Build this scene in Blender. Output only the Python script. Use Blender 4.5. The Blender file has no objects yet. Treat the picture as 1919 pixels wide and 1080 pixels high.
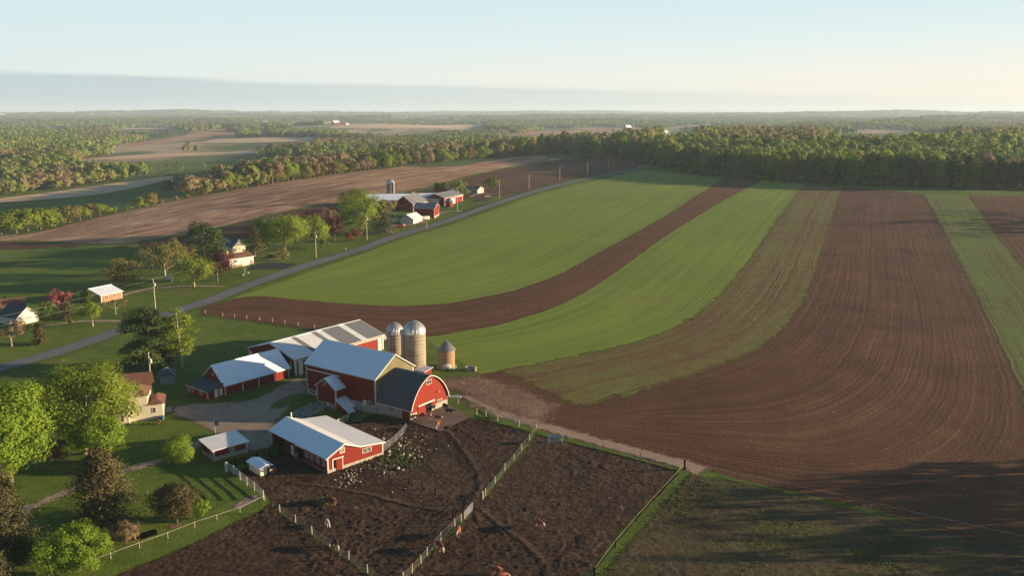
import bpy, math, random
import numpy as np
from mathutils import Vector, Matrix
from mathutils.geometry import delaunay_2d_cdt

SC = bpy.context.scene
COL = SC.collection
R = math.radians

# ------------------------------------------------------------------ camera
CAM_H, FPX, HORIZ = 62.0, 1620.0, 333.0
PITCH = math.atan(HORIZ / FPX)
cd = bpy.data.cameras.new("camera")
cam = bpy.data.objects.new("camera", cd)
COL.objects.link(cam)
cam.location = (0, 0, CAM_H)
cam.rotation_euler = (math.pi / 2 - PITCH, 0, 0)
cd.sensor_width = 36
cd.lens = FPX / 1919 * 36
cd.clip_start = 1
cd.clip_end = 60000
SC.camera = cam

# ------------------------------------------------------------------ light
SUN_EL, SUN_AZ = R(8.6), R(86.5)          # azimuth clockwise from +Y
SC.view_settings.view_transform = 'Standard'
SC.view_settings.look = 'None'
SC.view_settings.gamma = 1
SC.view_settings.use_curve_mapping = False
SC.view_settings.exposure = 1.28
SC.cycles.use_denoising = True
SC.cycles.volume_bounces = 1
SC.cycles.max_bounces = 6
SC.cycles.transparent_max_bounces = 8

world = bpy.data.worlds.new("World")
SC.world = world
world.use_nodes = True
wn, wl = world.node_tree.nodes, world.node_tree.links
wn.clear()
def wnode(t, **kw):
    n = wn.new(t)
    for k, v in kw.items():
        setattr(n, k, v)
    return n
def wmath(op, a, b=None, clamp=False):
    n = wnode('ShaderNodeMath', operation=op, use_clamp=clamp)
    for i, v in enumerate((a, b)):
        if v is None: continue
        if isinstance(v, (int, float)): n.inputs[i].default_value = v
        else: wl.new(v, n.inputs[i])
    return n.outputs[0]
sky = wnode('ShaderNodeTexSky', sky_type='NISHITA', sun_disc=False, sun_elevation=SUN_EL,
            sun_rotation=SUN_AZ, altitude=250, air_density=1.0, dust_density=0.6, ozone_density=1.5)
tc = wnode('ShaderNodeTexCoord')
sp = wnode('ShaderNodeSeparateXYZ'); wl.new(tc.outputs['Generated'], sp.inputs[0])
# a low bank of grey-blue cloud along the left part of the horizon
nz = wnode('ShaderNodeTexNoise'); nz.inputs['Scale'].default_value = 6; nz.inputs['Detail'].default_value = 5
mp = wnode('ShaderNodeMapping'); mp.inputs['Scale'].default_value = (1, 1, 22)
wl.new(tc.outputs['Generated'], mp.inputs[0]); wl.new(mp.outputs[0], nz.inputs['Vector'])
az = wmath('DIVIDE', sp.outputs[0], wmath('MAXIMUM', sp.outputs[1], 0.05))
edge = wmath('ADD', wmath('MULTIPLY', az, -0.022), 0.0275)
edge = wmath('ADD', edge, wmath('MULTIPLY', wmath('SUBTRACT', nz.outputs[0], 0.5), 0.012))
band = wmath('MULTIPLY', wmath('SUBTRACT', edge, sp.outputs[2]), 200.0, True)
fade = wmath('SUBTRACT', 0.62, wmath('MULTIPLY', az, 0.9), True)
band = wmath('MULTIPLY', band, fade)
streak = wnode('ShaderNodeTexNoise'); streak.inputs['Scale'].default_value = 5; streak.inputs['Detail'].default_value = 4
mp2 = wnode('ShaderNodeMapping'); mp2.inputs['Scale'].default_value = (1, 1, 60)
wl.new(tc.outputs['Generated'], mp2.inputs[0]); wl.new(mp2.outputs[0], streak.inputs['Vector'])
band = wmath('MULTIPLY', band, wmath('ADD', wmath('MULTIPLY', streak.outputs[0], 0.5), 0.6), True)
# evening haze brightens the lowest part of the sky: cream at the horizon, pale blue above, warmer toward the sun
def wramp(f, stops):
    n = wnode('ShaderNodeValToRGB'); wl.new(f, n.inputs[0]); e = n.color_ramp.elements
    while len(e) < len(stops): e.new(.5)
    for k, (p, c) in enumerate(stops): e[k].position = p; e[k].color = (*c, 1)
    return n.outputs[0]
def wmix(f, a, b):
    n = wnode('ShaderNodeMix', data_type='RGBA')
    for inp, v in ((n.inputs['Factor'], f), (n.inputs[6], a), (n.inputs[7], b)):
        if isinstance(v, tuple): inp.default_value = (*v, 1)
        elif isinstance(v, float): inp.default_value = v
        else: wl.new(v, inp)
    return n.outputs[2]
HZ = 5.5
elev = wmath('DIVIDE', sp.outputs[2], 0.25)
def cs(*v): return tuple(x * 1.0 for x in v)
left = wramp(elev, [(0.0, cs(.66, .78, .78)), (.16, cs(.76, .85, .83)), (.30, cs(.71, .84, .855)), (.50, cs(.66, .81, .86)), (1.0, cs(.42, .62, .76))])
right = wramp(elev, [(0.0, cs(1.0, .90, .72)), (.16, cs(.96, .92, .80)), (.30, cs(.80, .90, .88)), (.50, cs(.66, .82, .875)), (1.0, cs(.36, .58, .74))])
azf = wmath('ADD', wmath('MULTIPLY', az, 0.85), 0.5, True)
low = wmix(azf, left, right)
low = wmix(band, low, (.535, .63, .655))
scl = wnode('ShaderNodeVectorMath', operation='SCALE'); wl.new(low, scl.inputs[0]); scl.inputs[3].default_value = HZ
lowf = wnode('ShaderNodeMapRange', interpolation_type='SMOOTHSTEP'); wl.new(sp.outputs[2], lowf.inputs[0])
lowf.inputs[1].default_value = .32; lowf.inputs[2].default_value = .13
fr = wnode('ShaderNodeMapRange', interpolation_type='SMOOTHSTEP'); wl.new(sp.outputs[1], fr.inputs[0])
fr.inputs[1].default_value = -.2; fr.inputs[2].default_value = .5
lf = wmath('MULTIPLY', lowf.outputs[0], fr.outputs[0])
upper = wnode('ShaderNodeMix', data_type='RGBA', blend_type='MULTIPLY')      # deep clear-air blue overhead
upper.inputs['Factor'].default_value = 1.0; upper.inputs[7].default_value = (.74, .90, 1.04, 1)
wl.new(sky.outputs[0], upper.inputs[6])
final = wmix(lf, upper.outputs[2], scl.outputs[0])
bg = wnode('ShaderNodeBackground'); bg.inputs['Strength'].default_value = 0.075
wl.new(final, bg.inputs['Color'])
wo = wnode('ShaderNodeOutputWorld'); wl.new(bg.outputs[0], wo.inputs[0])

sl = bpy.data.lights.new("sun", 'SUN')
sl.energy = 5.0
sl.angle = R(0.5)
sl.color = (1.0, 0.76, 0.50)
sun = bpy.data.objects.new("sun", sl)
COL.objects.link(sun)
sdir = Vector((math.cos(SUN_EL) * math.sin(SUN_AZ), math.cos(SUN_EL) * math.cos(SUN_AZ), math.sin(SUN_EL)))
sun.rotation_euler = sdir.to_track_quat('Z', 'Y').to_euler()
sun.location = sdir * 900

# ------------------------------------------------------------------ terrain
def S(t):
    t = np.clip(t, 0, 1)
    return t * t * (3 - 2 * t)
CREST = np.array([(-330, 372), (-239, 400), (-200, 560), (-179, 635), (-93, 850), (32, 1035), (130, 1200)], float)
def crest_d(x, y):
    """signed distance beyond the ridge that carries the stubble field (positive = behind it, to the left)"""
    best = np.full(np.shape(x), 1e9); sgn = np.ones(np.shape(x))
    for (x0, y0), (x1, y1) in zip(CREST[:-1], CREST[1:]):
        dx, dy = x1 - x0, y1 - y0
        L = dx * dx + dy * dy
        t = np.clip(((x - x0) * dx + (y - y0) * dy) / L, 0, 1)
        d = np.hypot(x - x0 - t * dx, y - y0 - t * dy)
        c = dx * (y - y0) - dy * (x - x0)
        m = d < best
        best = np.where(m, d, best); sgn = np.where(m, np.sign(c), sgn)
    return best * sgn
def wob(x, y, s, a):
    return np.sin(x / s * 1.3 + a) * np.cos(y / s + 2 * a) + .6 * np.sin(x / s * .61 - y / s * .83 + 3 * a)
def terrain(x, y):
    x = np.asarray(x, float); y = np.asarray(y, float)
    z = 10 * S((y - 230) / 330)
    d = crest_d(x, y)
    z = z - 15 * S((d - 4) / 260) * S((y - 330) / 250)
    z = z - 9 * S((-x - 95) / 220) * S((y - 325) / 130) * S((1100 - y) / 300)      # the ridge leans away from the evening sun on its left
    far = S((y - 1150) / 1500)
    z = z + far * (7 * wob(x, y, 420, .7) + 5 * wob(x, y, 190, 2.1))
    hf = S((y - 4500) / 6000)
    z = z + hf * (22 + 20 * wob(x, y, 1500, 1.3) + 11 * wob(x, y, 620, 4.1))
    # right-hand wood stands on slowly rising ground
    z = z + 6 * S((x - 100 + (y - 700) * .5) / 300) * S((y - 690) / 200) * (1 - far)
    # hollow in front of the barn's lean-to
    z = z - 1.6 * np.exp(-((x + 34.6) ** 2 + (y - 171.3) ** 2) / (2 * 3.6 ** 2))
    # micro relief in the near field
    z = z + .25 * wob(x, y, 37, 5.) * S((y - 230) / 150) * (1 - far)
    return z
CT, ST = math.cos(PITCH), math.sin(PITCH)
def ray(px, py):
    u = (px - 959.5) / FPX; v = (540 - py) / FPX
    return np.array([u, CT + v * ST, -ST + v * CT])
def G(px, py, lift=0.0):
    """point of the terrain seen at photograph pixel (px, py)"""
    d = ray(px, py)
    o = np.array([0, 0, CAM_H])
    ts = TS
    for k in range(3):
        P = o + ts[:, None] * d
        hit = np.nonzero(P[:, 2] < terrain(P[:, 0], P[:, 1]))[0]
        i = max(1, hit[0] if len(hit) else len(ts) - 1)
        ts = np.linspace(ts[i - 1], ts[i], 40)
    p = o + d * ts[0]
    return Vector((p[0], p[1], float(terrain(p[0], p[1])) + lift))
TS = 60 * 1.011 ** np.arange(560)
def pxm(p):
    """photograph pixels per metre at a point"""
    return FPX / (p[1] * CT + (CAM_H - p[2]) * ST)
def tz(x, y): return float(terrain(x, y))

# ------------------------------------------------------------------ materials
MATS = {}
def new_mat(name):
    m = bpy.data.materials.new(name); m.use_nodes = True
    nt = m.node_tree; nt.nodes.clear()
    out = nt.nodes.new('ShaderNodeOutputMaterial')
    b = nt.nodes.new('ShaderNodeBsdfPrincipled')
    nt.links.new(b.outputs[0], out.inputs[0])
    MATS[name] = m
    return m, nt, b, out
class NT:
    def __init__(s, nt): s.nt = nt
    def n(s, t, **kw):
        n = s.nt.nodes.new(t)
        for k, v in kw.items(): setattr(n, k, v)
        return n
    def link(s, a, b): s.nt.links.new(a, b)
    def val(s, inp, v):
        if isinstance(v, (int, float, tuple, list)): inp.default_value = v
        else: s.link(v, inp)
    def math(s, op, a, b=None, clamp=False):
        n = s.n('ShaderNodeMath', operation=op, use_clamp=clamp)
        s.val(n.inputs[0], a)
        if b is not None: s.val(n.inputs[1], b)
        return n.outputs[0]
    def noise(s, vec, scale, detail=4, rough=.55, dist=0):
        n = s.n('ShaderNodeTexNoise')
        s.link(vec, n.inputs['Vector'])
        n.inputs['Scale'].default_value = scale; n.inputs['Detail'].default_value = detail
        n.inputs['Roughness'].default_value = rough; n.inputs['Distortion'].default_value = dist
        return n.outputs[0]
    def mapv(s, vec, sc, rot=(0, 0, 0), loc=(0, 0, 0)):
        n = s.n('ShaderNodeMapping'); s.link(vec, n.inputs[0])
        n.inputs['Scale'].default_value = sc; n.inputs['Rotation'].default_value = rot; n.inputs['Location'].default_value = loc
        return n.outputs[0]
    def ramp(s, fac, stops):
        n = s.n('ShaderNodeValToRGB'); s.link(fac, n.inputs[0])
        e = n.color_ramp.elements
        while len(e) < len(stops): e.new(.5)
        for k, (p, c) in enumerate(stops):
            e[k].position = p; e[k].color = (c[0], c[1], c[2], 1)
        return n.outputs[0]
    def mix(s, f, a, b, mode='MIX'):
        n = s.n('ShaderNodeMix', data_type='RGBA', blend_type=mode)
        s.val(n.inputs['Factor'], f)
        s.val(n.inputs[6], (*a, 1) if isinstance(a, tuple) else a)
        s.val(n.inputs[7], (*b, 1) if isinstance(b, tuple) else b)
        return n.outputs[2]
    def bump(s, h, strength, dist, prev=None):
        n = s.n('ShaderNodeBump'); s.link(h, n.inputs['Height'])
        n.inputs['Strength'].default_value = strength; n.inputs['Distance'].default_value = dist
        if prev is not None: s.link(prev, n.inputs['Normal'])
        return n.outputs[0]
    def sstep(s, x, a, b):
        n = s.n('ShaderNodeMapRange', interpolation_type='SMOOTHSTEP')
        s.val(n.inputs[0], x); n.inputs[1].default_value = a; n.inputs[2].default_value = b
        return n.outputs[0]

def ground_mat(name, stops, big=.02, mid=.25, fine=2.0, wts=(.4, .35, .25), bump=(.8, .3), bscale=1.2, rows=None,
               specks=None, rough=.95, patch=None, feather=0.0, streak=None):
    """soil / grass / gravel. rows=(across_freq, amount, track_period) follows the sheet's own UV (metres across, metres along)."""
    m, nt, b, out = new_mat(name); N = NT(nt)
    pos = N.n('ShaderNodeNewGeometry').outputs['Position']
    f = N.math('MULTIPLY', N.noise(pos, big, 5), wts[0])
    f = N.math('ADD', f, N.math('MULTIPLY', N.noise(pos, mid, 5, .6), wts[1]))
    f = N.math('ADD', f, N.math('MULTIPLY', N.noise(pos, fine, 4, .65), wts[2]))
    h = N.noise(pos, bscale, 6, .68)
    if streak:   # (direction, along, across, weight): old rows seen from afar
        sv = N.noise(N.mapv(pos, (streak[1], streak[2], 1), (0, 0, 0)) if not streak[0] else N.mapv(N.mapv(pos, (1, 1, 1), (0, 0, -streak[0])), (streak[1], streak[2], 1)), 1.0, 4, .65)
        f = N.math('ADD', N.math('MULTIPLY', f, 1 - streak[3]), N.math('MULTIPLY', sv, streak[3]))
    if rows:
        uv = N.n('ShaderNodeUVMap', uv_map='UVMap').outputs[0]
        wv = N.n('ShaderNodeVectorMath', operation='ADD')
        N.link(uv, wv.inputs[0])
        wob_ = N.n('ShaderNodeVectorMath', operation='SCALE')
        nn = N.n('ShaderNodeTexNoise'); N.link(N.mapv(uv, (1, .12, 1)), nn.inputs['Vector']); nn.inputs['Scale'].default_value = .03
        N.link(nn.outputs['Color'], wob_.inputs[0]); wob_.inputs[3].default_value = .35
        N.link(wob_.outputs[0], wv.inputs[1])
        uvw = wv.outputs[0]
        r1 = N.noise(N.mapv(uvw, (rows[0], .012, 1)), 1.0, 3, .6)
        r2 = N.noise(N.mapv(uvw, (rows[0] * .28, .003, 1)), 1.0, 2, .5)
        rr = N.math('ADD', N.math('MULTIPLY', r1, .6), N.math('MULTIPLY', r2, .4))
        f = N.math('ADD', N.math('MULTIPLY', f, 1 - rows[1]), N.math('MULTIPLY', rr, rows[1]))
        if rows[2]:
            sx = N.n('ShaderNodeSeparateXYZ'); N.link(uvw, sx.inputs[0])
            saw = N.math('FRACT', N.math('DIVIDE', sx.outputs[0], rows[2]))
            t1 = N.math('SUBTRACT', 1.0, N.math('MULTIPLY', N.math('ABSOLUTE', N.math('SUBTRACT', saw, .35)), rows[2] * 2.2), True)
            t2 = N.math('SUBTRACT', 1.0, N.math('MULTIPLY', N.math('ABSOLUTE', N.math('SUBTRACT', saw, .65)), rows[2] * 2.2), True)
            brk = N.sstep(N.noise(N.mapv(uvw, (.12, .006, 1), loc=(9, 3, 0)), 1.0, 3), .42, .6)
            f = N.math('SUBTRACT', f, N.math('MULTIPLY', N.math('MULTIPLY', N.math('ADD', t1, t2), brk), rows[3]))
        h = N.math('ADD', N.math('MULTIPLY', h, .6), N.math('MULTIPLY', r1, .5))
    c = N.ramp(f, stops)
    if patch:   # (scale, lo, hi, colour)
        pm = N.sstep(N.noise(pos, patch[0], 5, .6, .4), patch[1], patch[2])
        c = N.mix(pm, c, patch[3])
    if specks:  # (scale, threshold, colour)
        vo = N.n('ShaderNodeTexVoronoi'); N.link(pos, vo.inputs['Vector']); vo.inputs['Scale'].default_value = specks[0]
        vc = N.n('ShaderNodeSeparateColor'); N.link(vo.outputs['Color'], vc.inputs[0])
        k = N.math('MULTIPLY', N.math('LESS_THAN', vo.outputs['Distance'], .22), N.math('GREATER_THAN', vc.outputs[0], specks[1]))
        c = N.mix(k, c, specks[2])
    N.link(c, b.inputs['Base Color'])
    b.inputs['Roughness'].default_value = rough
    b.inputs['Specular IOR Level'].default_value = .15
    N.link(N.bump(h, bump[0], bump[1]), b.inputs['Normal'])
    if feather:   # the stuff thins out raggedly along the sheet's border
        rim = N.n('ShaderNodeAttribute', attribute_name='rim').outputs['Fac']
        nn = N.math('ADD', N.math('MULTIPLY', N.math('SUBTRACT', N.noise(pos, .5 / max(feather, .3) + .25, 5, .7), .5), feather * 2.2), N.math('SUBTRACT', rim, feather * .35))
        fac = N.sstep(nn, 0.0, feather * .8)
        tr = N.n('ShaderNodeBsdfTransparent'); ms = N.n('ShaderNodeMixShader')
        N.link(fac, ms.inputs[0]); N.link(tr.outputs[0], ms.inputs[1]); N.link(b.outputs[0], ms.inputs[2]); N.link(ms.outputs[0], out.inputs[0])
    return m

def wall_mat(name, col, col2=None, boards=None, rough=.8, spec=.12, metal=0, dirt=.25, bumps=.15, horiz=None, scale=.6):
    """painted board, metal sheet, masonry: gentle weathering; boards = vertical board pitch along the wall, horiz = course height"""
    m, nt, b, out = new_mat(name); N = NT(nt)
    tcn = N.n('ShaderNodeTexCoord').outputs['Object']
    col2 = col2 or tuple(v * .72 for v in col)
    n1 = N.noise(tcn, scale, 5, .6)
    n2 = N.noise(N.mapv(tcn, (5, 5, .35)), 1.0, 4, .6)
    f = N.math('ADD', N.math('MULTIPLY', n1, .5), N.math('MULTIPLY', n2, .5))
    c = N.ramp(f, [(.36, col2), (.36 + .5 * max(.05, 1 - dirt * 1.8), col)])
    hgt = n2
    if boards or horiz:
        sx = N.n('ShaderNodeSeparateXYZ'); N.link(tcn, sx.inputs[0])
        src = sx.outputs[2] if horiz else N.math('ADD', sx.outputs[0], sx.outputs[1])
        fr = N.math('FRACT', N.math('DIVIDE', src, horiz or boards))
        g = N.math('LESS_THAN', fr, .12)
        c = N.mix(N.math('MULTIPLY', g, .45), c, tuple(v * .45 for v in col))
        hgt = N.math('SUBTRACT', N.math('MULTIPLY', hgt, .3), g)
    N.link(c, b.inputs['Base Color'])
    b.inputs['Roughness'].default_value = rough; b.inputs['Metallic'].default_value = metal
    b.inputs['Specular IOR Level'].default_value = spec
    N.link(N.bump(hgt, bumps, .05), b.inputs['Normal'])
    return m

def leaf_mat(name, c1, c2, c3=None, trans=.35):
    m, nt, b, out = new_mat(name); N = NT(nt)
    at = N.n('ShaderNodeAttribute', attribute_name='tint').outputs['Fac']
    oi = N.n('ShaderNodeObjectInfo').outputs['Random']
    f = N.math('ADD', N.math('MULTIPLY', at, .8), N.math('MULTIPLY', oi, .2))
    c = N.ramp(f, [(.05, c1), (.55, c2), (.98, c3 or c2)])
    N.link(c, b.inputs['Base Color'])
    b.inputs['Roughness'].default_value = .75; b.inputs['Specular IOR Level'].default_value = .2
    t = N.n('ShaderNodeBsdfTranslucent'); N.link(c, t.inputs[0])
    ms = N.n('ShaderNodeMixShader'); ms.inputs[0].default_value = trans
    N.link(b.outputs[0], ms.inputs[1]); N.link(t.outputs[0], ms.inputs[2]); N.link(ms.outputs[0], out.inputs[0])
    return m
def forest_mat():
    """canopy of the far woods: colour of each tree stored with it"""
    m, nt, b, out = new_mat('woodland'); N = NT(nt)
    at = N.n('ShaderNodeAttribute', attribute_name='hue').outputs['Color']
    N.link(at, b.inputs['Base Color'])
    b.inputs['Roughness'].default_value = .85; b.inputs['Specular IOR Level'].default_value = .1
    t = N.n('ShaderNodeBsdfTranslucent'); N.link(at, t.inputs[0])
    ms = N.n('ShaderNodeMixShader'); ms.inputs[0].default_value = .45
    N.link(b.outputs[0], ms.inputs[1]); N.link(t.outputs[0], ms.inputs[2]); N.link(ms.outputs[0], out.inputs[0])
    return m
def glass_mat(name='window_glass'):
    m, nt, b, out = new_mat(name)
    b.inputs['Base Color'].default_value = (.015, .022, .028, 1); b.inputs['Roughness'].default_value = .08
    b.inputs['Specular IOR Level'].default_value = .6
    return m

BARN_RED = wall_mat('barn_red', (.19, .020, .012), (.105, .012, .008), boards=.3, rough=.65, dirt=.5)
OLD_RED = wall_mat('weathered_red_boards', (.22, .026, .013), (.14, .02, .012), boards=.35, rough=.75, dirt=.45)
WHITE = wall_mat('white_paint', (.62, .58, .5), (.5, .46, .38), rough=.55, dirt=.15)
ROOF_SHADE_TINT = wall_mat('white_metal_roof_shade_tint', (.80, .84, .85), (.70, .745, .76), boards=.9, rough=.42, metal=.1, dirt=.2, bumps=.06, spec=.6)  # white roof with the blue of open shade mixed into its colour
ROOF_PALE = wall_mat('pale_metal_roof', (.78, .76, .71), (.66, .64, .6), boards=.9, rough=.42, metal=.2, dirt=.25, bumps=.06)
ROOF_GREY = wall_mat('grey_metal_roof', (.24, .24, .23), (.18, .18, .175), boards=.9, rough=.5, metal=.3, dirt=.25, bumps=.06)
SHINGLE = wall_mat('dark_shingles', (.085, .092, .094), (.055, .062, .066), horiz=.4, rough=.9, dirt=.4, scale=2)
SHINGLE_BROWN = wall_mat('brown_shingles', (.17, .085, .055), (.11, .055, .04), horiz=.4, rough=.9, dirt=.4, scale=2)
SHINGLE_BLUE = wall_mat('blue_grey_roof', (.07, .12, .17), (.05, .09, .13), boards=.8, rough=.5, dirt=.3)
OLIVE = wall_mat('olive_boards', (.17, .15, .08), (.11, .1, .055), boards=.35, dirt=.4)
STONE = wall_mat('pale_masonry', (.36, .31, .235), (.24, .205, .16), horiz=.35, dirt=.4, bumps=.4, scale=1.4)
CREAM = wall_mat('cream_siding', (.76, .66, .48), (.66, .57, .41), horiz=.22, rough=.7, dirt=.15)
BRICK = wall_mat('tan_brick', (.33, .18, .105), (.22, .115, .07), horiz=.2, dirt=.35, scale=2)
CONCRETE = wall_mat('concrete', (.33, .31, .28), (.22, .205, .185), dirt=.4, bumps=.3)
RUBBLE = wall_mat('field_stone', (.26, .235, .2), (.11, .1, .09), dirt=.6, bumps=.8, scale=3)
WOOD = wall_mat('grey_wood', (.30, .25, .18), (.18, .15, .11), dirt=.4, bumps=.3, scale=3)
PALE_WOOD = wall_mat('pale_post_wood', (.45, .37, .25), (.28, .23, .16), dirt=.4, scale=3)
STEEL = wall_mat('galvanised_steel', (.42, .43, .43), (.3, .31, .31), rough=.38, metal=.6, dirt=.3, bumps=.05)
DARK = wall_mat('dark_opening', (.012, .010, .009), (.008, .007, .006), rough=.95)
BARK = wall_mat('bark', (.13, .10, .07), (.07, .055, .04), dirt=.5, bumps=.6, scale=3)
PALE_BARK = wall_mat('pale_bark', (.30, .25, .17), (.2, .165, .115), dirt=.5, bumps=.5, scale=3)
BLACK = wall_mat('black_rubber', (.02, .02, .02), rough=.6)
RED_CAR = wall_mat('red_car_paint', (.45, .02, .02), (.4, .018, .018), rough=.25, dirt=0)
TEAL = wall_mat('teal_plastic', (.05, .16, .19), rough=.4)
GLASS = glass_mat()

# ------------------------------------------------------------------ builders
def thing(name, label, cat, loc=(0, 0, 0), rotz=0.0, group=None):
    o = bpy.data.objects.new(name, None); COL.objects.link(o)
    o.empty_display_size = .5
    o.location = loc; o.rotation_euler = (0, 0, rotz)
    tag(o, label, cat, group)
    return o
def tag(o, label=None, cat=None, group=None, kind=None):
    if label: o['label'] = label
    if cat: o['category'] = cat
    if group: o['group'] = group
    if kind: o['kind'] = kind
    return o
def dup(root, loc, rotz, label, group=None, scale=None):
    r = root.copy(); COL.objects.link(r)
    r.location = loc; r.rotation_euler = (0, 0, rotz)
    if scale is not None: r.scale = scale
    r['label'] = label
    if group: r['group'] = group
    for ch in list(root.children):
        c = ch.copy(); COL.objects.link(c); c.parent = r
        for g in list(ch.children):
            d = g.copy(); COL.objects.link(d); d.parent = c
    return r
class MB:
    def __init__(s): s.v = []; s.f = []
    def add(s, vs, fs, M=None):
        k = len(s.v)
        if M is not None: vs = [tuple(M @ Vector(p)) for p in vs]
        s.v += [tuple(p) for p in vs]; s.f += [tuple(i + k for i in q) for q in fs]
        return s
    def box(s, x0, y0, z0, x1, y1, z1, M=None):
        return s.add([(x0, y0, z0), (x1, y0, z0), (x1, y1, z0), (x0, y1, z0), (x0, y0, z1), (x1, y0, z1), (x1, y1, z1), (x0, y1, z1)],
                     [(0, 3, 2, 1), (4, 5, 6, 7), (0, 1, 5, 4), (1, 2, 6, 5), (2, 3, 7, 6), (3, 0, 4, 7)], M)
    def prism(s, prof, ext, M=None):
        n = len(prof); e = Vector(ext)
        vs = [tuple(p) for p in prof] + [tuple(Vector(p) + e) for p in prof]
        fs = [tuple(range(n - 1, -1, -1)), tuple(range(n, 2 * n))] + [(i, (i + 1) % n, n + (i + 1) % n, n + i) for i in range(n)]
        return s.add(vs, fs, M)
    def slab(s, quad, th, M=None):
        """thick sheet under a quad"""
        a, b, c, d = [Vector(p) for p in quad]
        n = (b - a).cross(d - a).normalized()
        if n.z < 0: n = -n
        return s.prism([a, b, c, d], -n * th, M)
    def tube(s, path, rad, sides=6, cap=True, M=None):
        P = [Vector(p) for p in path]; vs = []; fs = []
        if isinstance(rad, (int, float)): rad = [rad] * len(P)
        for i, p in enumerate(P):
            d = (P[min(i + 1, len(P) - 1)] - P[max(i - 1, 0)]).normalized()
            a = d.orthogonal().normalized() if abs(d.z) < .9 else Vector((1, 0, 0)).cross(d).normalized()
            b = d.cross(a)
            for k in range(sides):
                t = 2 * math.pi * k / sides
                vs.append(tuple(p + (a * math.cos(t) + b * math.sin(t)) * rad[i]))
        for i in range(len(P) - 1):
            for k in range(sides):
                k2 = (k + 1) % sides
                fs.append((i * sides + k, i * sides + k2, (i + 1) * sides + k2, (i + 1) * sides + k))
        if cap:
            fs.append(tuple(range(sides - 1, -1, -1))); fs.append(tuple((len(P) - 1) * sides + k for k in range(sides)))
        return s.add(vs, fs, M)
    def lathe(s, prof, n=24, M=None):
        vs = []; fs = []
        for r, z in prof:
            for k in range(n):
                t = 2 * math.pi * k / n
                vs.append((r * math.cos(t), r * math.sin(t), z))
        for i in range(len(prof) - 1):
            for k in range(n):
                k2 = (k + 1) % n
                fs.append((i * n + k, i * n + k2, (i + 1) * n + k2, (i + 1) * n + k))
        fs.append(tuple(range(n - 1, -1, -1))); fs.append(tuple((len(prof) - 1) * n + k for k in range(n)))
        return s.add(vs, fs, M)
    def build(s, name, mat, parent=None, smooth=False, kind=None):
        me = bpy.data.meshes.new(name)
        me.from_pydata(s.v, [], s.f); me.update()
        if mat: me.materials.append(mat)
        if smooth:
            me.polygons.foreach_set('use_smooth', [True] * len(me.polygons))
            me.set_sharp_from_angle(angle=R(50))
        o = bpy.data.objects.new(name, me); COL.objects.link(o)
        if parent is not None: o.parent = parent
        if kind: o['kind'] = kind
        return o
def fast_mesh(name, V, F, mat, smooth=False):
    """V (n,3), F (m,k) numpy"""
    me = bpy.data.meshes.new(name)
    n, (m, k) = len(V), F.shape
    me.vertices.add(n); me.vertices.foreach_set('co', np.asarray(V, np.float32).ravel())
    me.loops.add(m * k); me.loops.foreach_set('vertex_index', F.astype(np.int32).ravel())
    me.polygons.add(m)
    me.polygons.foreach_set('loop_start', np.arange(0, m * k, k, dtype=np.int32))
    if smooth: me.polygons.foreach_set('use_smooth', np.ones(m, bool))
    me.materials.append(mat); me.update(calc_edges=True)
    return me
def link_mesh(name, me, parent=None, kind=None):
    o = bpy.data.objects.new(name, me); COL.objects.link(o)
    if parent is not None: o.parent = parent
    if kind: o['kind'] = kind
    return o

# ------------------------------------------------------------------ ground sheets
def catmull(P, n):
    """smooth curve through the points, n samples evenly spaced along it"""
    P = np.asarray(P, float)
    Q = np.vstack([2 * P[0] - P[1], P, 2 * P[-1] - P[-2]])
    out = []
    for i in range(1, len(Q) - 2):
        p0, p1, p2, p3 = Q[i - 1], Q[i], Q[i + 1], Q[i + 2]
        t = np.linspace(0, 1, 24, endpoint=False)[:, None]
        out.append(.5 * (2 * p1 + (p2 - p0) * t + (2 * p0 - 5 * p1 + 4 * p2 - p3) * t ** 2 + (3 * p1 - p0 - 3 * p2 + p3) * t ** 3))
    C = np.vstack(out + [P[-1:]])
    s = np.concatenate([[0], np.cumsum(np.linalg.norm(np.diff(C, axis=0), axis=1))])
    u = np.linspace(0, s[-1], n)
    return np.stack([np.interp(u, s, C[:, k]) for k in range(C.shape[1])], 1)
def unit2(v): return v / np.maximum(np.linalg.norm(v, axis=1), 1e-6)[:, None]
def wpts(pix): return [tuple(G(*p)[:2]) for p in pix]
LIFT = .014
def lift(layer, y): return layer * (LIFT + .045 * S((y - 215) / 260)) + np.clip((y - 300) / 9000, 0, .25)
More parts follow.
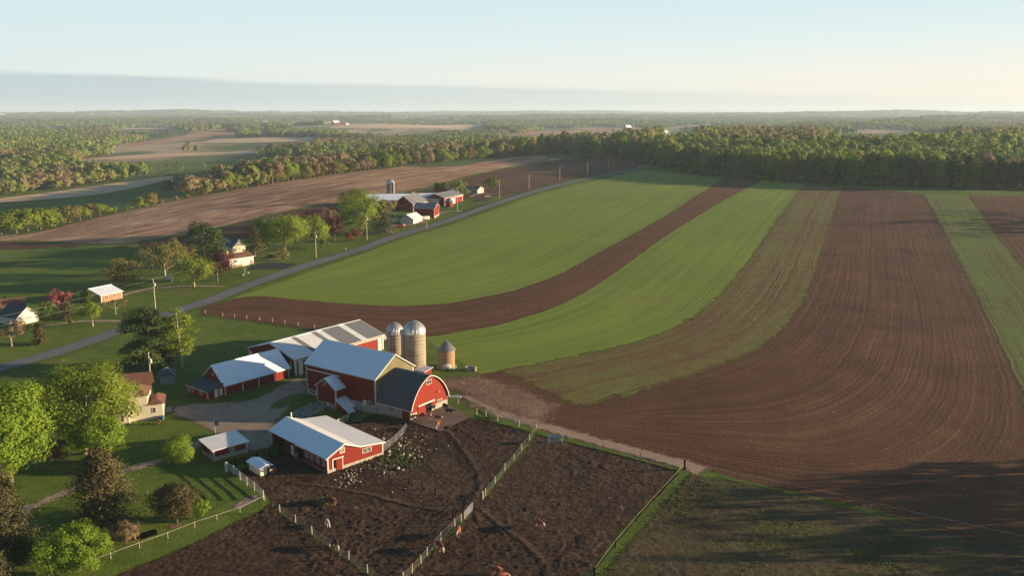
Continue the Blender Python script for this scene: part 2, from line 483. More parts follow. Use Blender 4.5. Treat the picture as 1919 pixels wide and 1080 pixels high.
def ruled(name, A, B, na, nb, layer, mat, jit=0.0, grow=0.0):
    """sheet between two curves of world points; UV = metres across, metres along"""
    A = catmull(A, na); B = catmull(B, na)
    if grow:
        g = unit2(B - A) * grow; A = A - g; B = B + g
    if jit:
        rs = np.random.RandomState(len(name) * 7 + na)
        for c in (A, B):
            k = rs.normal(0, jit, (na, 2)); k = (k + np.roll(k, 1, 0)) / 2
            k[0] = k[-1] = 0; c += k
    t = np.linspace(0, 1, nb)[None, :, None]
    Pp = A[:, None, :] * (1 - t) + B[:, None, :] * t
    x, y = Pp[..., 0], Pp[..., 1]
    z = terrain(x, y) + lift(layer, y)
    V = np.stack([x, y, z], -1).reshape(-1, 3)
    i, j = np.meshgrid(np.arange(na - 1), np.arange(nb - 1), indexing='ij')
    a = i * nb + j
    F = np.stack([a, a + 1, a + nb + 1, a + nb], -1).reshape(-1, 4)
    e1 = V[F[:, 1]] - V[F[:, 0]]; e2 = V[F[:, 3]] - V[F[:, 0]]
    if np.cross(e1, e2)[:, 2].mean() < 0: F = F[:, ::-1].copy()
    me = fast_mesh(name, V, F, mat, True)
    mid = Pp[:, nb // 2]
    along = np.concatenate([[0], np.cumsum(np.linalg.norm(np.diff(mid, axis=0), axis=1))])
    wid = np.linalg.norm(B - A, axis=1)
    wr = np.max(wid)
    U = np.stack([np.broadcast_to(t[0, None, :, 0] * wr, (na, nb)), np.broadcast_to(along[:, None], (na, nb))], -1).reshape(-1, 2)
    uv = me.uv_layers.new(name='UVMap')
    li = np.empty(len(me.loops), np.int32); me.loops.foreach_get('vertex_index', li)
    uv.data.foreach_set('uv', U[li].astype(np.float32).ravel())
    wloc = np.broadcast_to(wid[:, None], (na, nb)); tt = np.broadcast_to(t[0, None, :, 0], (na, nb))
    rim = np.minimum(np.minimum(tt, 1 - tt) * wloc, np.minimum(along, along[-1] - along)[:, None] + 0 * wloc)
    me.attributes.new('rim', 'FLOAT', 'POINT').data.foreach_set('value', rim.astype(np.float32).ravel())
    return link_mesh(name, me, kind='structure')
def ribbon(name, C, w, layer, mat, n=120, nb=4, jit=0.0):
    C = catmull(C, n)
    d = np.gradient(C, axis=0); d /= np.linalg.norm(d, axis=1)[:, None]
    nrm = np.stack([-d[:, 1], d[:, 0]], 1)
    return ruled(name, C + nrm * w / 2, C - nrm * w / 2, n, nb, layer, mat, jit)
def drape(name, poly, layer, mat, step=5.0, jit=.25, smooth=True, kind='structure'):
    """sheet over a closed world polygon, following the terrain"""
    P = np.asarray(poly, float)
    if smooth: P = catmull(np.vstack([P, P[:1]]), max(40, int(sum(np.linalg.norm(np.diff(np.vstack([P, P[:1]]), axis=0), axis=1)) / min(step, 3.0))))[:-1]
    else:
        Q = []
        for a, b in zip(P, np.roll(P, -1, 0)):
            m = max(1, int(np.linalg.norm(b - a) / min(step, 3.0)))
            Q += [a + (b - a) * k / m for k in range(m)]
        P = np.array(Q)
    rs = np.random.RandomState(len(poly) * 13 + len(name))
    if jit: P = P + rs.normal(0, jit, P.shape)
    x0, y0 = P.min(0); x1, y1 = P.max(0)
    gx, gy = np.meshgrid(np.arange(x0 + step * .51, x1, step), np.arange(y0 + step * .47, y1, step))
    g = np.stack([gx.ravel(), gy.ravel()], 1)
    g += rs.uniform(-.2, .2, g.shape) * step
    # keep inner points away from the border
    keep = inside(P, g)
    g = g[keep]
    pts = [Vector((float(a), float(b))) for a, b in np.vstack([P, g])]
    n = len(P)
    r = delaunay_2d_cdt(pts, [(i, (i + 1) % n) for i in range(n)], [], 2, 1e-4)
    # output type 2: inside with holes removed
    xy = np.array([tuple(p) for p in r[0]])
    z = terrain(xy[:, 0], xy[:, 1]) + lift(layer, xy[:, 1])
    V = np.column_stack([xy, z])
    F = np.array([f for f in r[2] if len(f) == 3], int)
    e1 = V[F[:, 1]] - V[F[:, 0]]; e2 = V[F[:, 2]] - V[F[:, 0]]
    flip = np.cross(e1, e2)[:, 2] < 0
    F[flip] = F[flip][:, ::-1]
    c = V[F].mean(1)
    F = F[inside(P, c[:, :2])]
    me = fast_mesh(name, V, F, mat, True)
    rim = np.full(len(xy), 1e9)
    for a, q in zip(P, np.roll(P, -1, 0)):
        d = q - a; tt = np.clip(((xy - a) @ d) / max(d @ d, 1e-9), 0, 1)
        rim = np.minimum(rim, np.linalg.norm(xy - a - tt[:, None] * d, axis=1))
    me.attributes.new('rim', 'FLOAT', 'POINT').data.foreach_set('value', rim.astype(np.float32))
    return link_mesh(name, me, kind=kind)
def vfield(n, m, cells, rs):
    """smooth random field on an n x m grid, about `cells` grid steps per feature"""
    k, l = max(2, int(n / cells) + 3), max(2, int(m / cells) + 3)
    g = rs.uniform(-1, 1, (k, l))
    u = np.linspace(0, k - 2.001, n); v = np.linspace(0, l - 2.001, m)
    i, j = u.astype(int), v.astype(int); a = S(u - i)[:, None]; c = S(v - j)[None, :]
    return (g[np.ix_(i, j)] * (1 - a) * (1 - c) + g[np.ix_(i + 1, j)] * a * (1 - c) + g[np.ix_(i, j + 1)] * (1 - a) * c + g[np.ix_(i + 1, j + 1)] * a * c)
def churned(name, poly, layer, mat, step, octaves, seed, border=1.5):
    """ground poached by hooves: a fine heightfield over a polygon; octaves = (feature size, height)"""
    P = np.asarray(poly, float)
    P = catmull(np.vstack([P, P[:1]]), 300)[:-1]
    x = np.arange(P[:, 0].min(), P[:, 0].max(), step); y = np.arange(P[:, 1].min(), P[:, 1].max(), step)
    Xg, Yg = np.meshgrid(x, y, indexing='ij'); n, m = Xg.shape
    rs = np.random.RandomState(seed); h = np.zeros((n, m))
    for sz, am in octaves: h += vfield(n, m, sz / step, rs) * am
    h *= .55 + .6 * np.clip(vfield(n, m, 14 / step, rs) + .4, 0, 1)
    xy = np.stack([Xg.ravel(), Yg.ravel()], 1)
    rim = np.full(len(xy), 1e9)
    for a, q in zip(P[::2], np.roll(P, -2, 0)[::2]):
        d = q - a; tt = np.clip(((xy - a) @ d) / max(d @ d, 1e-9), 0, 1)
        rim = np.minimum(rim, np.hypot(xy[:, 0] - a[0] - tt * d[0], xy[:, 1] - a[1] - tt * d[1]))
    ins = inside(P, xy); rim = np.where(ins, rim, 0)
    z = terrain(xy[:, 0], xy[:, 1]) + lift(layer, xy[:, 1]) + (np.abs(h.ravel()) * 1.6 - .02) * np.clip(rim / border, 0, 1)
    V = np.column_stack([xy, z])
    i, j = np.meshgrid(np.arange(n - 1), np.arange(m - 1), indexing='ij'); a = i * m + j
    F = np.stack([a, a + m, a + m + 1, a + 1], -1).reshape(-1, 4)
    F = F[ins[F].all(1)]
    used = np.unique(F); mp_ = np.full(len(V), -1); mp_[used] = np.arange(len(used))
    me = fast_mesh(name, V[used], mp_[F], mat, True)
    me.attributes.new('rim', 'FLOAT', 'POINT').data.foreach_set('value', rim[used].astype(np.float32))
    return link_mesh(name, me, kind='structure')
def inside(P, q):
    x, y = q[:, 0], q[:, 1]; r = np.zeros(len(q), bool)
    j = len(P) - 1
    for i in range(len(P)):
        xi, yi = P[i]; xj, yj = P[j]
        if yi != yj:
            c = ((yi > y) != (yj > y)) & (x < (xj - xi) * (y - yi) / (yj - yi) + xi)
            r ^= c
        j = i
    return r

LAWN = ground_mat('lawn', [(.25, (.045, .075, .012)), (.5, (.085, .14, .018)), (.75, (.14, .20, .03))], big=.06, mid=.5, fine=3,
                  wts=(.4, .35, .25), bump=(1.0, .3), bscale=2.6, feather=.4)
CROP = ground_mat('young_crop', [(.31, (.105, .118, .020)), (.44, (.14, .185, .022)), (.56, (.185, .245, .026)), (.70, (.24, .285, .045))], big=.012, mid=.07, fine=1.2,
                  wts=(.45, .3, .25), bump=(1.0, .3), bscale=2.0, rows=(1.6, .6, 7.0, .15), patch=(.010, .52, .74, (.20, .19, .05)))
CROP_THIN = ground_mat('thin_crop', [(.34, (.10, .045, .019)), (.45, (.14, .078, .030)), (.52, (.135, .128, .03)), (.66, (.17, .20, .034))], big=.03, mid=.25, fine=1.2,
                       wts=(.2, .35, .45), bump=(1.0, .35), bscale=1.6, rows=(1.1, .28, 4.6, .16), feather=4.0)
CROP_PATCHY = ground_mat('patchy_crop', [(.34, (.09, .055, .024)), (.46, (.10, .12, .024)), (.66, (.14, .205, .03))], big=.02, mid=.2, fine=1.2,
                         wts=(.3, .35, .35), bump=(1.0, .35), bscale=1.6, rows=(1.3, .35, 5.5, .2), feather=2.0)
SOIL = ground_mat('ploughed_soil', [(.34, (.048, .019, .0075)), (.5, (.105, .046, .020)), (.66, (.195, .098, .047))], big=.02, mid=.12, fine=1.3,
                  wts=(.35, .3, .35), bump=(1.0, .4), bscale=1.4, rows=(.8, .34, 5.2, .12), specks=(1.1, .992, (.26, .18, .11)), patch=(.03, .50, .72, (.062, .026, .011)))
SOIL_FINE = ground_mat('harrowed_soil', [(.34, (.052, .021, .008)), (.5, (.112, .048, .021)), (.66, (.19, .095, .046))], big=.02, mid=.12, fine=1.5,
                       wts=(.3, .3, .4), bump=(1.0, .4), bscale=1.6, rows=(1.3, .5, 6.0, .14), specks=(1.1, .99, (.28, .19, .12)), feather=1.0)
STUBBLE = ground_mat('corn_stubble', [(.36, (.12, .055, .027)), (.46, (.27, .14, .072)), (.54, (.43, .25, .135)), (.66, (.64, .43, .255))], big=.008, mid=.05, fine=.5,
                     wts=(.4, .3, .3), bump=(1.0, .4), bscale=1.0, feather=3.0, streak=(1.2, .012, .16, .5))
MUD = ground_mat('trampled_mud', [(.36, (.017, .0085, .0045)), (.47, (.042, .0225, .0115)), (.55, (.078, .044, .023)), (.66, (.17, .10, .055))], big=.05, mid=.45, fine=1.5,
                 wts=(.2, .3, .5), bump=(1.0, .9), bscale=.95, specks=(1.2, .988, (.30, .21, .14)), patch=(.045, .52, .72, (.032, .018, .010)), feather=1.2)
GRAVEL = ground_mat('gravel', [(.3, (.20, .145, .095)), (.5, (.30, .228, .155)), (.72, (.42, .33, .23))], big=.05, mid=.4, fine=3,
                    wts=(.4, .35, .25), bump=(.8, .15), bscale=2.2, patch=(.12, .5, .75, (.17, .13, .095)), feather=1.4)
DIRT = ground_mat('dirt_track', [(.32, (.10, .054, .03)), (.5, (.20, .118, .072)), (.68, (.32, .205, .13))], big=.08, mid=.5, fine=2.0,
                  wts=(.35, .35, .3), bump=(1.0, .3), bscale=1.4, patch=(.1, .5, .72, (.12, .068, .04)), feather=5.0)
TRACK = ground_mat('wheel_track', [(.32, (.18, .115, .075)), (.5, (.33, .225, .15)), (.68, (.46, .33, .23))], big=.08, mid=.5, fine=2.0,
                   wts=(.35, .35, .3), bump=(.9, .2), bscale=1.8, rows=(1.2, .55, 0, 0), feather=1.9)
ASPHALT = ground_mat('asphalt', [(.3, (.115, .112, .108)), (.5, (.15, .146, .14)), (.75, (.19, .182, .172))], big=.04, mid=.4, fine=4,
                     wts=(.5, .3, .2), bump=(.4, .04), bscale=4)
BLACKTOP = ground_mat('blacktop', [(.3, (.03, .029, .03)), (.7, (.05, .048, .048))], bump=(.3, .03))
WEEDY = ground_mat('weedy_pasture', [(.37, (.050, .034, .017)), (.47, (.068, .050, .021)), (.55, (.075, .070, .021)), (.66, (.105, .125, .028))], big=.06, mid=.35, fine=1.4,
                   wts=(.35, .35, .3), bump=(1.0, .6), bscale=1.1, patch=(.05, .46, .62, (.085, .058, .03)), feather=1.0)
DRYGRASS = ground_mat('dry_grass_field', [(.3, (.44, .29, .165)), (.6, (.62, .43, .255)), (.8, (.7, .52, .33))], big=.004, mid=.03, fine=.3, bump=(.8, .5), bscale=.6, feather=4)
MEADOW = ground_mat('green_meadow', [(.3, (.05, .085, .02)), (.6, (.085, .135, .03)), (.8, (.14, .17, .05))], big=.004, mid=.03, fine=.4, bump=(.8, .5), bscale=.7, feather=4)

# --- base terrain, one sheet to the horizon
def base_terrain():
    rs = [55.0]
    while rs[-1] < 19000: rs.append(rs[-1] * (1.0115 if rs[-1] < 1500 else 1.03))
    rs = np.array(rs)
    an = np.concatenate([np.linspace(-75, -42, 24, endpoint=False), np.linspace(-42, 42, 240), np.linspace(42, 75, 25)[1:]])
    an = np.radians(an)
    Rg, A = np.meshgrid(rs, an, indexing='ij')
    x = Rg * np.sin(A); y = Rg * np.cos(A)
    V = np.stack([x, y, terrain(x, y)], -1).reshape(-1, 3)
    n, m = len(rs), len(an)
    i, j = np.meshgrid(np.arange(n - 1), np.arange(m - 1), indexing='ij')
    a = i * m + j
    F = np.stack([a, a + 1, a + m + 1, a + m], -1).reshape(-1, 4)[:, ::-1].copy()
    m_, nt, b, out = new_mat('countryside_ground'); N = NT(nt)
    pos = N.n('ShaderNodeNewGeometry').outputs['Position']
    near = N.math('ADD', N.math('ADD', N.math('MULTIPLY', N.noise(pos, .03, 5), .45), N.math('MULTIPLY', N.noise(pos, .3, 5), .3)), N.math('MULTIPLY', N.noise(pos, 2.5, 3), .25))
    cn = N.ramp(near, [(.30, (.044, .066, .011)), (.48, (.082, .125, .016)), (.66, (.15, .19, .03))])
    cn = N.mix(N.math('MULTIPLY', N.sstep(N.noise(pos, .06, 5, .6, .5), .56, .74), .65), cn, (.13, .105, .04))
    far = N.noise(N.mapv(pos, (1, .35, 1)), .0035, 4, .6)
    cf = N.ramp(far, [(.38, (.06, .09, .025)), (.48, (.12, .15, .045)), (.53, (.34, .24, .15)), (.6, (.42, .31, .2)), (.66, (.11, .14, .04))])
    sy = N.n('ShaderNodeSeparateXYZ'); N.link(pos, sy.inputs[0])
    c = N.mix(N.sstep(sy.outputs[1], 850, 1300), cn, cf)
    N.link(c, b.inputs['Base Color']); b.inputs['Roughness'].default_value = .95; b.inputs['Specular IOR Level'].default_value = .1
    N.link(N.bump(N.noise(pos, 2.2, 6, .68), 1.0, .35), b.inputs['Normal'])
    link_mesh('ground', fast_mesh('ground', V, F, m_, True), kind='structure')
base_terrain()

# --- roads and drives
ROAD_PX = [(-60, 707), (0, 690), (108, 660), (243, 613.5), (330, 584), (402, 560), (475, 532), (560, 503), (680, 466), (737, 445), (840, 414), (960, 372.5),
           (1005, 358.5), (1085, 338.5), (1135, 328), (1177, 319.5), (1212, 309.5)]
ROAD = wpts(ROAD_PX)
ROAD = [tuple(2 * np.array(ROAD[0]) - np.array(ROAD[1]))] + ROAD
ribbon('road', ROAD, 6.2, 4, ASPHALT, 260, 5)
# grass verges beside the road
RC = catmull(ROAD, 260)
rd = np.gradient(RC, axis=0); rd /= np.linalg.norm(rd, axis=1)[:, None]; rn = np.stack([-rd[:, 1], rd[:, 0]], 1)
VERGE = ground_mat('road_verge', [(.3, (.05, .075, .013)), (.55, (.085, .125, .018)), (.8, (.17, .19, .045))], big=.1, mid=.6, fine=3, bump=(1, .3), bscale=2, feather=.55)
def off(k, i0=0, i1=260): return (RC + rn * k)[i0:i1]
ruled('field_verge', off(-3.1), off(-5.0), 240, 3, 5.5, VERGE, .12)
ruled('house_verge', off(3.1, 110), off(5.2, 110), 150, 3, 5.5, VERGE, .2)

# --- contour strips of the big field (pixel traces of the boundaries between the strips, far end first)
E_ROAD = wpts([(1207, 318), (1150, 331), (1095, 343), (1010, 364), (962, 381), (850, 420), (750, 450), (685, 474), (600, 503), (520, 532), (470, 549), (436, 560)])
B1 = wpts([(1356, 335), (1290, 378), (1213, 425), (1120, 476), (1050, 513), (980, 540), (900, 559), (820, 571), (735, 574), (640, 569), (550, 562), (436, 560)])
B1x = wpts([(1356, 335), (1290, 378), (1213, 425), (1120, 476), (1050, 513), (980, 540), (900, 559), (820, 571), (735, 574), (640, 569), (560, 562.5), (470, 556), (372, 579)])
B2 = wpts([(1427, 338), (1350, 379), (1265, 431), (1180, 491), (1100, 546), (1020, 583), (930, 610), (860, 622), (790, 632), (700, 632), (590, 619), (480, 604), (372, 588)])
B2g = wpts([(1427, 338), (1350, 379), (1265, 431), (1180, 491), (1100, 546), (1020, 583), (930, 610), (860, 622), (790, 632)])
B3 = wpts([(1511, 346), (1476, 390), (1440, 441), (1400, 498), (1350, 557), (1290, 602), (1200, 641), (1090, 667), (900, 702)])
B3b = wpts([(1511, 346), (1476, 390), (1440, 441), (1400, 498), (1350, 557), (1290, 602), (1200, 641), (1090, 667), (925, 700)])
B4 = wpts([(1581, 350), (1560, 402), (1536, 480), (1512, 548), (1475, 604), (1420, 650), (1330, 692), (1230, 722), (1060, 768)])
B4b = wpts([(1581, 350), (1560, 402), (1536, 480), (1512, 548), (1475, 604), (1420, 650), (1330, 692), (1230, 722), (1085, 762), (900, 705)])
B5 = wpts([(1728, 363), (1762, 420), (1802, 500), (1848, 590), (1886, 675), (1908, 755), (1900, 835), (1840, 900), (1740, 940), (1600, 944), (1335, 885), (1150, 832), (1000, 790), (905, 725)])
B5r = wpts([(1728, 363), (1762, 420), (1802, 500), (1848, 590), (1890, 680), (1935, 800)])
B6r = wpts([(1812, 366), (1850, 420), (1905, 490), (1975, 570), (2060, 660), (2180, 780)])
B7r = wpts([(2090, 372), (2180, 430), (2300, 500), (2450, 590), (2600, 670), (2750, 780)])
drape('field_margin', wpts([(890, 690), (960, 685), (1060, 700), (1160, 730), (1140, 790), (1010, 798), (940, 765), (905, 725)]), .6, SOIL, 5, .3)
ruled('green_crop_field', E_ROAD, B1, 150, 44, 1, CROP, .15)
ruled('ploughed_strip', B1x, B2, 150, 16, 2, SOIL_FINE, .2, grow=1.0)
ruled('green_crop_strip', B2g, B3, 140, 16, 1, CROP, .2)
ruled('thin_crop_strip', B3b, B4, 140, 16, 2, CROP_THIN, .3, grow=3.6)
ruled('ploughed_field', B4b, B5, 170, 40, 1, SOIL, .3)
drape('field_headland', wpts([(1800, 560), (1850, 640), (1885, 720), (1895, 830), (1830, 890), (1700, 925), (1560, 930), (1335, 884), (1350, 890), (1600, 948), (1960, 1024)]) + [(130, 135), (130, 250)], .5, SOIL, 6, .3)
ruled('patchy_crop_strip', B5r, B6r, 90, 14, 2, CROP_PATCHY, .3, grow=1.6)
ruled('outer_ploughed_strip', B6r, B7r, 90, 30, 1, SOIL, .3)

# --- ridge on the left: corn stubble, dark tilled soil, a green strip
drape('stubble_field', wpts([(-90, 456), (0, 441), (60, 436), (200, 403), (350, 372), (500, 345), (640, 325), (780, 310), (900, 298), (1005, 291), (1060, 297), (985, 308), (900, 325), (800, 352),
      (700, 372), (560, 392), (420, 425), (300, 447), (200, 459), (0, 453), (-90, 462)]), 1.5, STUBBLE, 9)
drape('tilled_field', wpts([(-90, 462), (0, 454), (200, 460), (300, 448), (430, 424), (560, 393), (700, 374), (800, 354), (900, 327), (985, 310), (1060, 298), (1130, 291), (1214, 303), (1176, 316), (1135, 324.5), (1085, 334.5),
      (1005, 353), (960, 365), (900, 372), (840, 375), (790, 378), (690, 400), (600, 420), (520, 440), (420, 452), (250, 464), (100, 466), (-90, 470)]), 2.5, SOIL_FINE, 9)
drape('hill_pasture', wpts([(748, 314), (800, 308), (900, 297.5), (960, 293), (930, 300), (870, 311), (800, 313.5)]), 3, MEADOW, 9)
drape('crest_lawn', wpts([(1005, 291), (1060, 288), (1120, 291), (1095, 295), (1035, 296)]), 3.2, MEADOW, 9)
drape('valley_meadow', wpts([(-60, 425), (0, 412), (120, 385), (300, 345), (400, 318), (455, 322), (400, 345), (250, 385), (100, 418), (0, 437), (-60, 448)]), 1, MEADOW, 10)
drape('valley_dry_field', wpts([(-60, 378), (60, 364), (170, 349), (300, 331), (330, 333), (260, 352), (150, 369), (0, 381), (-60, 388)]), 2, DRYGRASS, 12)
for k, (nm, pl, mt) in enumerate([
        ('tan_field', [(150, 299), (300, 288), (470, 284), (478, 289), (330, 294), (180, 302)], DRYGRASS),
        ('dry_field', [(205, 274), (300, 261), (380, 247), (435, 249), (420, 256), (300, 270)], STUBBLE),
        ('tan_field', [(370, 268), (420, 260), (590, 258), (575, 264), (440, 268)], DRYGRASS),
        ('dry_field', [(215, 242), (260, 238), (330, 240), (300, 243)], DRYGRASS),
        ('dry_field', [(560, 238), (640, 234), (760, 230), (860, 229), (900, 234), (800, 240), (660, 240)], DRYGRASS),
        ('tan_field', [(940, 255), (1000, 246), (1110, 241), (1175, 243), (1120, 252), (1010, 254)], STUBBLE),
        ('dry_field', [(1130, 223), (1180, 221.5), (1176, 224), (1140, 225)], DRYGRASS),
        ('green_field', [(1540, 253), (1600, 251), (1720, 251), (1790, 254), (1700, 258), (1600, 257)], MEADOW),
        ('dry_field', [(1438, 233), (1480, 231), (1478, 234), (1445, 235)], DRYGRASS),
        ('dry_field', [(860, 232), (900, 226), (905, 233), (880, 236)], DRYGRASS)]):
    drape(nm, wpts(pl), 6, mt, 40, 1.0)

# --- farmyard and pens
churned('corral_ground', wpts([(150, 1110), (235, 1066), (330, 1028), (440, 975), (497, 944), (470, 915), (436, 888), (470, 868), (520, 846), (600, 800), (690, 778), (765, 785), (890, 782), (990, 808), (1004, 812),
      (1130, 841), (1276, 882), (1190, 980), (1112, 1082), (1085, 1130)]) + [(-5, 88), (-60, 90)], 1.5, MUD, .24, [(.9, .055), (.5, .055), (2.8, .04)], 3)
churned('weedy_pasture', wpts([(1288, 886), (1400, 905), (1600, 953), (1800, 1002), (1960, 1040)]) + [(82, 96), (10, 94)] + wpts([(1120, 1085), (1200, 985)]), 2, WEEDY, .4, [(1.6, .07), (.8, .05)], 5)
drape('farmyard_gravel', wpts([(330, 757), (420, 752), (470, 748), (540, 712), (575, 706), (582, 735), (560, 752), (540, 775), (520, 800), (525, 835), (480, 850), (440, 846), (395, 815), (350, 790), (310, 775)]), 2, GRAVEL, 3, .2)
drape('grass_island', wpts([(497, 772), (512, 755), (545, 741), (585, 734), (590, 739), (560, 752), (525, 768)]), 4, LAWN, 2, .1)
drape('farm_dirt', wpts([(790, 715), (830, 702), (880, 697), (930, 703), (1000, 725), (1085, 764), (1060, 775), (1090, 800), (1010, 803), (960, 795), (900, 775), (845, 775), (835, 745), (800, 735)]), 4, DIRT, 3, .3)
ribbon('dirt_track', wpts([(900, 765), (960, 783), (1020, 800), (1100, 823), (1200, 850), (1290, 874), (1325, 890)]), 6.2, 5, TRACK, 90, 7, .2)
ribbon('dirt_track', wpts([(842, 742), (870, 745), (905, 760), (960, 783), (1020, 800)]), 4.0, 6, TRACK, 60, 7, .2)
ribbon('dirt_track', wpts([(845, 716), (880, 722), (920, 745), (950, 772)]), 3.0, 7, TRACK, 50, 7, .2)
ribbon('farm_lane', wpts([(400, 815), (340, 850), (270, 873), (200, 895), (110, 930), (20, 965), (-80, 1000)]), 4.2, 3, GRAVEL, 70, 4, .1)
drape('concrete_apron', wpts([(766, 791), (826, 811), (882, 783), (838, 758)]), 11, ground_mat('dirty_concrete', [(.3, (.085, .058, .04)), (.5, (.16, .115, .082)), (.75, (.26, .195, .145))], big=.1, mid=.6, bump=(.5, .1)), 2, .03, False)
ribbon('house_path', wpts([(298, 786), (312, 800), (330, 808)]), 1.2, 4, GRAVEL, 20, 3)
for nm, pp, w in [('gravel_driveway', [(428, 538), (360, 537), (290, 541), (250, 548), (225, 556)], 4.0),
                  ('curved_driveway', [(250, 603), (200, 602), (150, 603), (110, 608), (60, 613)], 4.5),
                  ('farm_driveway', [(870, 398), (845, 397), (820, 402), (800, 412)], 6.0),
                  ('gravel_driveway', [(930, 366), (900, 363), (880, 371)], 4.0),
                  ('farm_driveway', [(745, 438), (732, 436), (728, 430), (740, 424), (770, 422), (800, 414)], 5.0),
                  ('gravel_driveway', [(497, 489), (520, 487), (545, 484)], 5.0)]:
    ribbon(nm, wpts(pp), w, 5, GRAVEL, 40, 3, .1)
drape('blacktop_drive', wpts([(478, 497), (500, 493), (558, 495), (535, 504), (470, 506)]), 6, BLACKTOP, 3, .05, False)
drape('garden_bed', wpts([(884, 378), (900, 371), (925, 372), (912, 378)]), 4, SOIL_FINE, 3, .2)
for pp, w in [([(524, 962), (585, 1004), (653, 1052), (700, 1083)], 1.0), ([(765, 1082), (826, 1018), (870, 978), (887, 959)], 1.1), ([(905, 938), (945, 886), (977, 849), (1005, 812)], 1.5),
              ([(892, 779), (932, 793), (972, 803), (1005, 813), (1130, 845), (1278, 884)], 1.7), ([(1280, 886), (1195, 980), (1115, 1080)], 1.3), ([(893, 770), (905, 771), (930, 786), (905, 783)], 2.0),
              ([(1340, 894), (1480, 924), (1700, 974), (1960, 1030)], 1.2), ([(660, 868), (765, 912), (860, 950)], .5), ([(375, 590), (480, 605), (590, 619)], 1.2)]:
    ribbon('grass_strip', wpts(pp), w, 10, VERGE, 60, 3, .12)

RUT = ground_mat('wet_mud', [(.35, (.012, .007, .004)), (.6, (.035, .019, .010))], mid=.8, fine=2, bump=(1.0, .4), feather=.35, rough=.75)
RIDGE = ground_mat('churned_lit_mud', [(.35, (.08, .045, .024)), (.6, (.19, .115, .065))], mid=.8, fine=2, bump=(1.0, .6), feather=.4)  # lighter copy of the mud, so the clods look sunlit
for pp in ([(826, 815), (815, 845), (803, 862), (806, 880), (830, 897), (858, 912)], [(866, 822), (868, 845), (871, 866), (884, 880), (895, 890)], [(1055, 842), (1085, 858), (1103, 880), (1090, 905), (1062, 925)],
           [(540, 915), (556, 900), (566, 888)], [(575, 918), (588, 900), (596, 890)], [(1040, 860), (1062, 872), (1072, 890)], [(910, 930), (935, 955), (950, 985)]):
    w = wpts(pp)
    ribbon('mud_rut', w, .8, 12, RUT, 40, 4, .08)
    ribbon('mud_ridge', [(x + .75, y - .2) for x, y in w], .6, 13, RIDGE, 40, 4, .08)

PATH = ground_mat('trodden_mud', [(.35, (.062, .034, .018)), (.5, (.10, .060, .034)), (.66, (.15, .095, .056))], mid=.5, fine=1.5, bump=(1.0, .3), feather=1.0)
for pp, w in (([(830, 800), (860, 830), (890, 870), (905, 905), (893, 945), (905, 985)], 2.2), ([(893, 945), (850, 960), (780, 950), (700, 930), (620, 915), (540, 905)], 2.0), ([(893, 950), (960, 1000), (1010, 1040), (1040, 1090)], 2.2)):
    ribbon('trodden_path', wpts(pp), w, 11, PATH, 70, 5, .25)
for pp in ([(868, 925), (890, 930), (905, 945), (885, 950), (865, 940)], [(560, 895), (590, 893), (600, 902), (570, 907)], [(1085, 1000), (1105, 1005), (1098, 1025), (1080, 1020)]):
    drape('wet_patch', wpts(pp), 10, RUT, 1.0, .1)

# ------------------------------------------------------------------ building kit (local axes: x along the ridge, y across, front wall at y = 0)
def frameM(side, L, W):
    """matrix that takes (s along wall, outward, z) to the building's local axes"""
    if side == 'front': return Matrix(((1, 0, 0, 0), (0, -1, 0, 0), (0, 0, 1, 0), (0, 0, 0, 1)))
    if side == 'back': return Matrix(((-1, 0, 0, L), (0, 1, 0, W), (0, 0, 1, 0), (0, 0, 0, 1)))
    if side == 'left': return Matrix(((0, -1, 0, 0), (-1, 0, 0, W), (0, 0, 1, 0), (0, 0, 0, 1)))
    if side == 'right': return Matrix(((0, 1, 0, L), (1, 0, 0, 0), (0, 0, 1, 0), (0, 0, 0, 1)))
def window(par, M, s, z, w, h, mat=None, cols=2, rws=2, name='window', t=.10, out=.0):
    """frame with muntins proud of the wall, the pane a sub-part"""
    mb = MB(); e = out + .07
    mb.box(s, out, z, s + t, e, z + h, M).box(s + w - t, out, z, s + w, e, z + h, M)
    mb.box(s + t, out, z + h - t, s + w - t, e, z + h, M).box(s + t, out, z, s + w - t, e, z + t, M)
    for k in range(1, cols): mb.box(s + w * k / cols - .04, out, z + t, s + w * k / cols + .04, e - .01, z + h - t, M)
    for k in range(1, rws):
        for c in range(cols):
            a = s + (t if c == 0 else w * c / cols + .04); b2 = s + (w - t if c == cols - 1 else w * (c + 1) / cols - .04)
            mb.box(a, out, z + h * k / rws - .03, b2, e - .015, z + h * k / rws + .03, M)
    f = mb.build(name, mat or WHITE, par)
    MB().box(s + t * .5, out - .02, z + t * .5, s + w - t * .5, out + .025, z + h - t * .5, M).build('pane', GLASS, f)
    return f
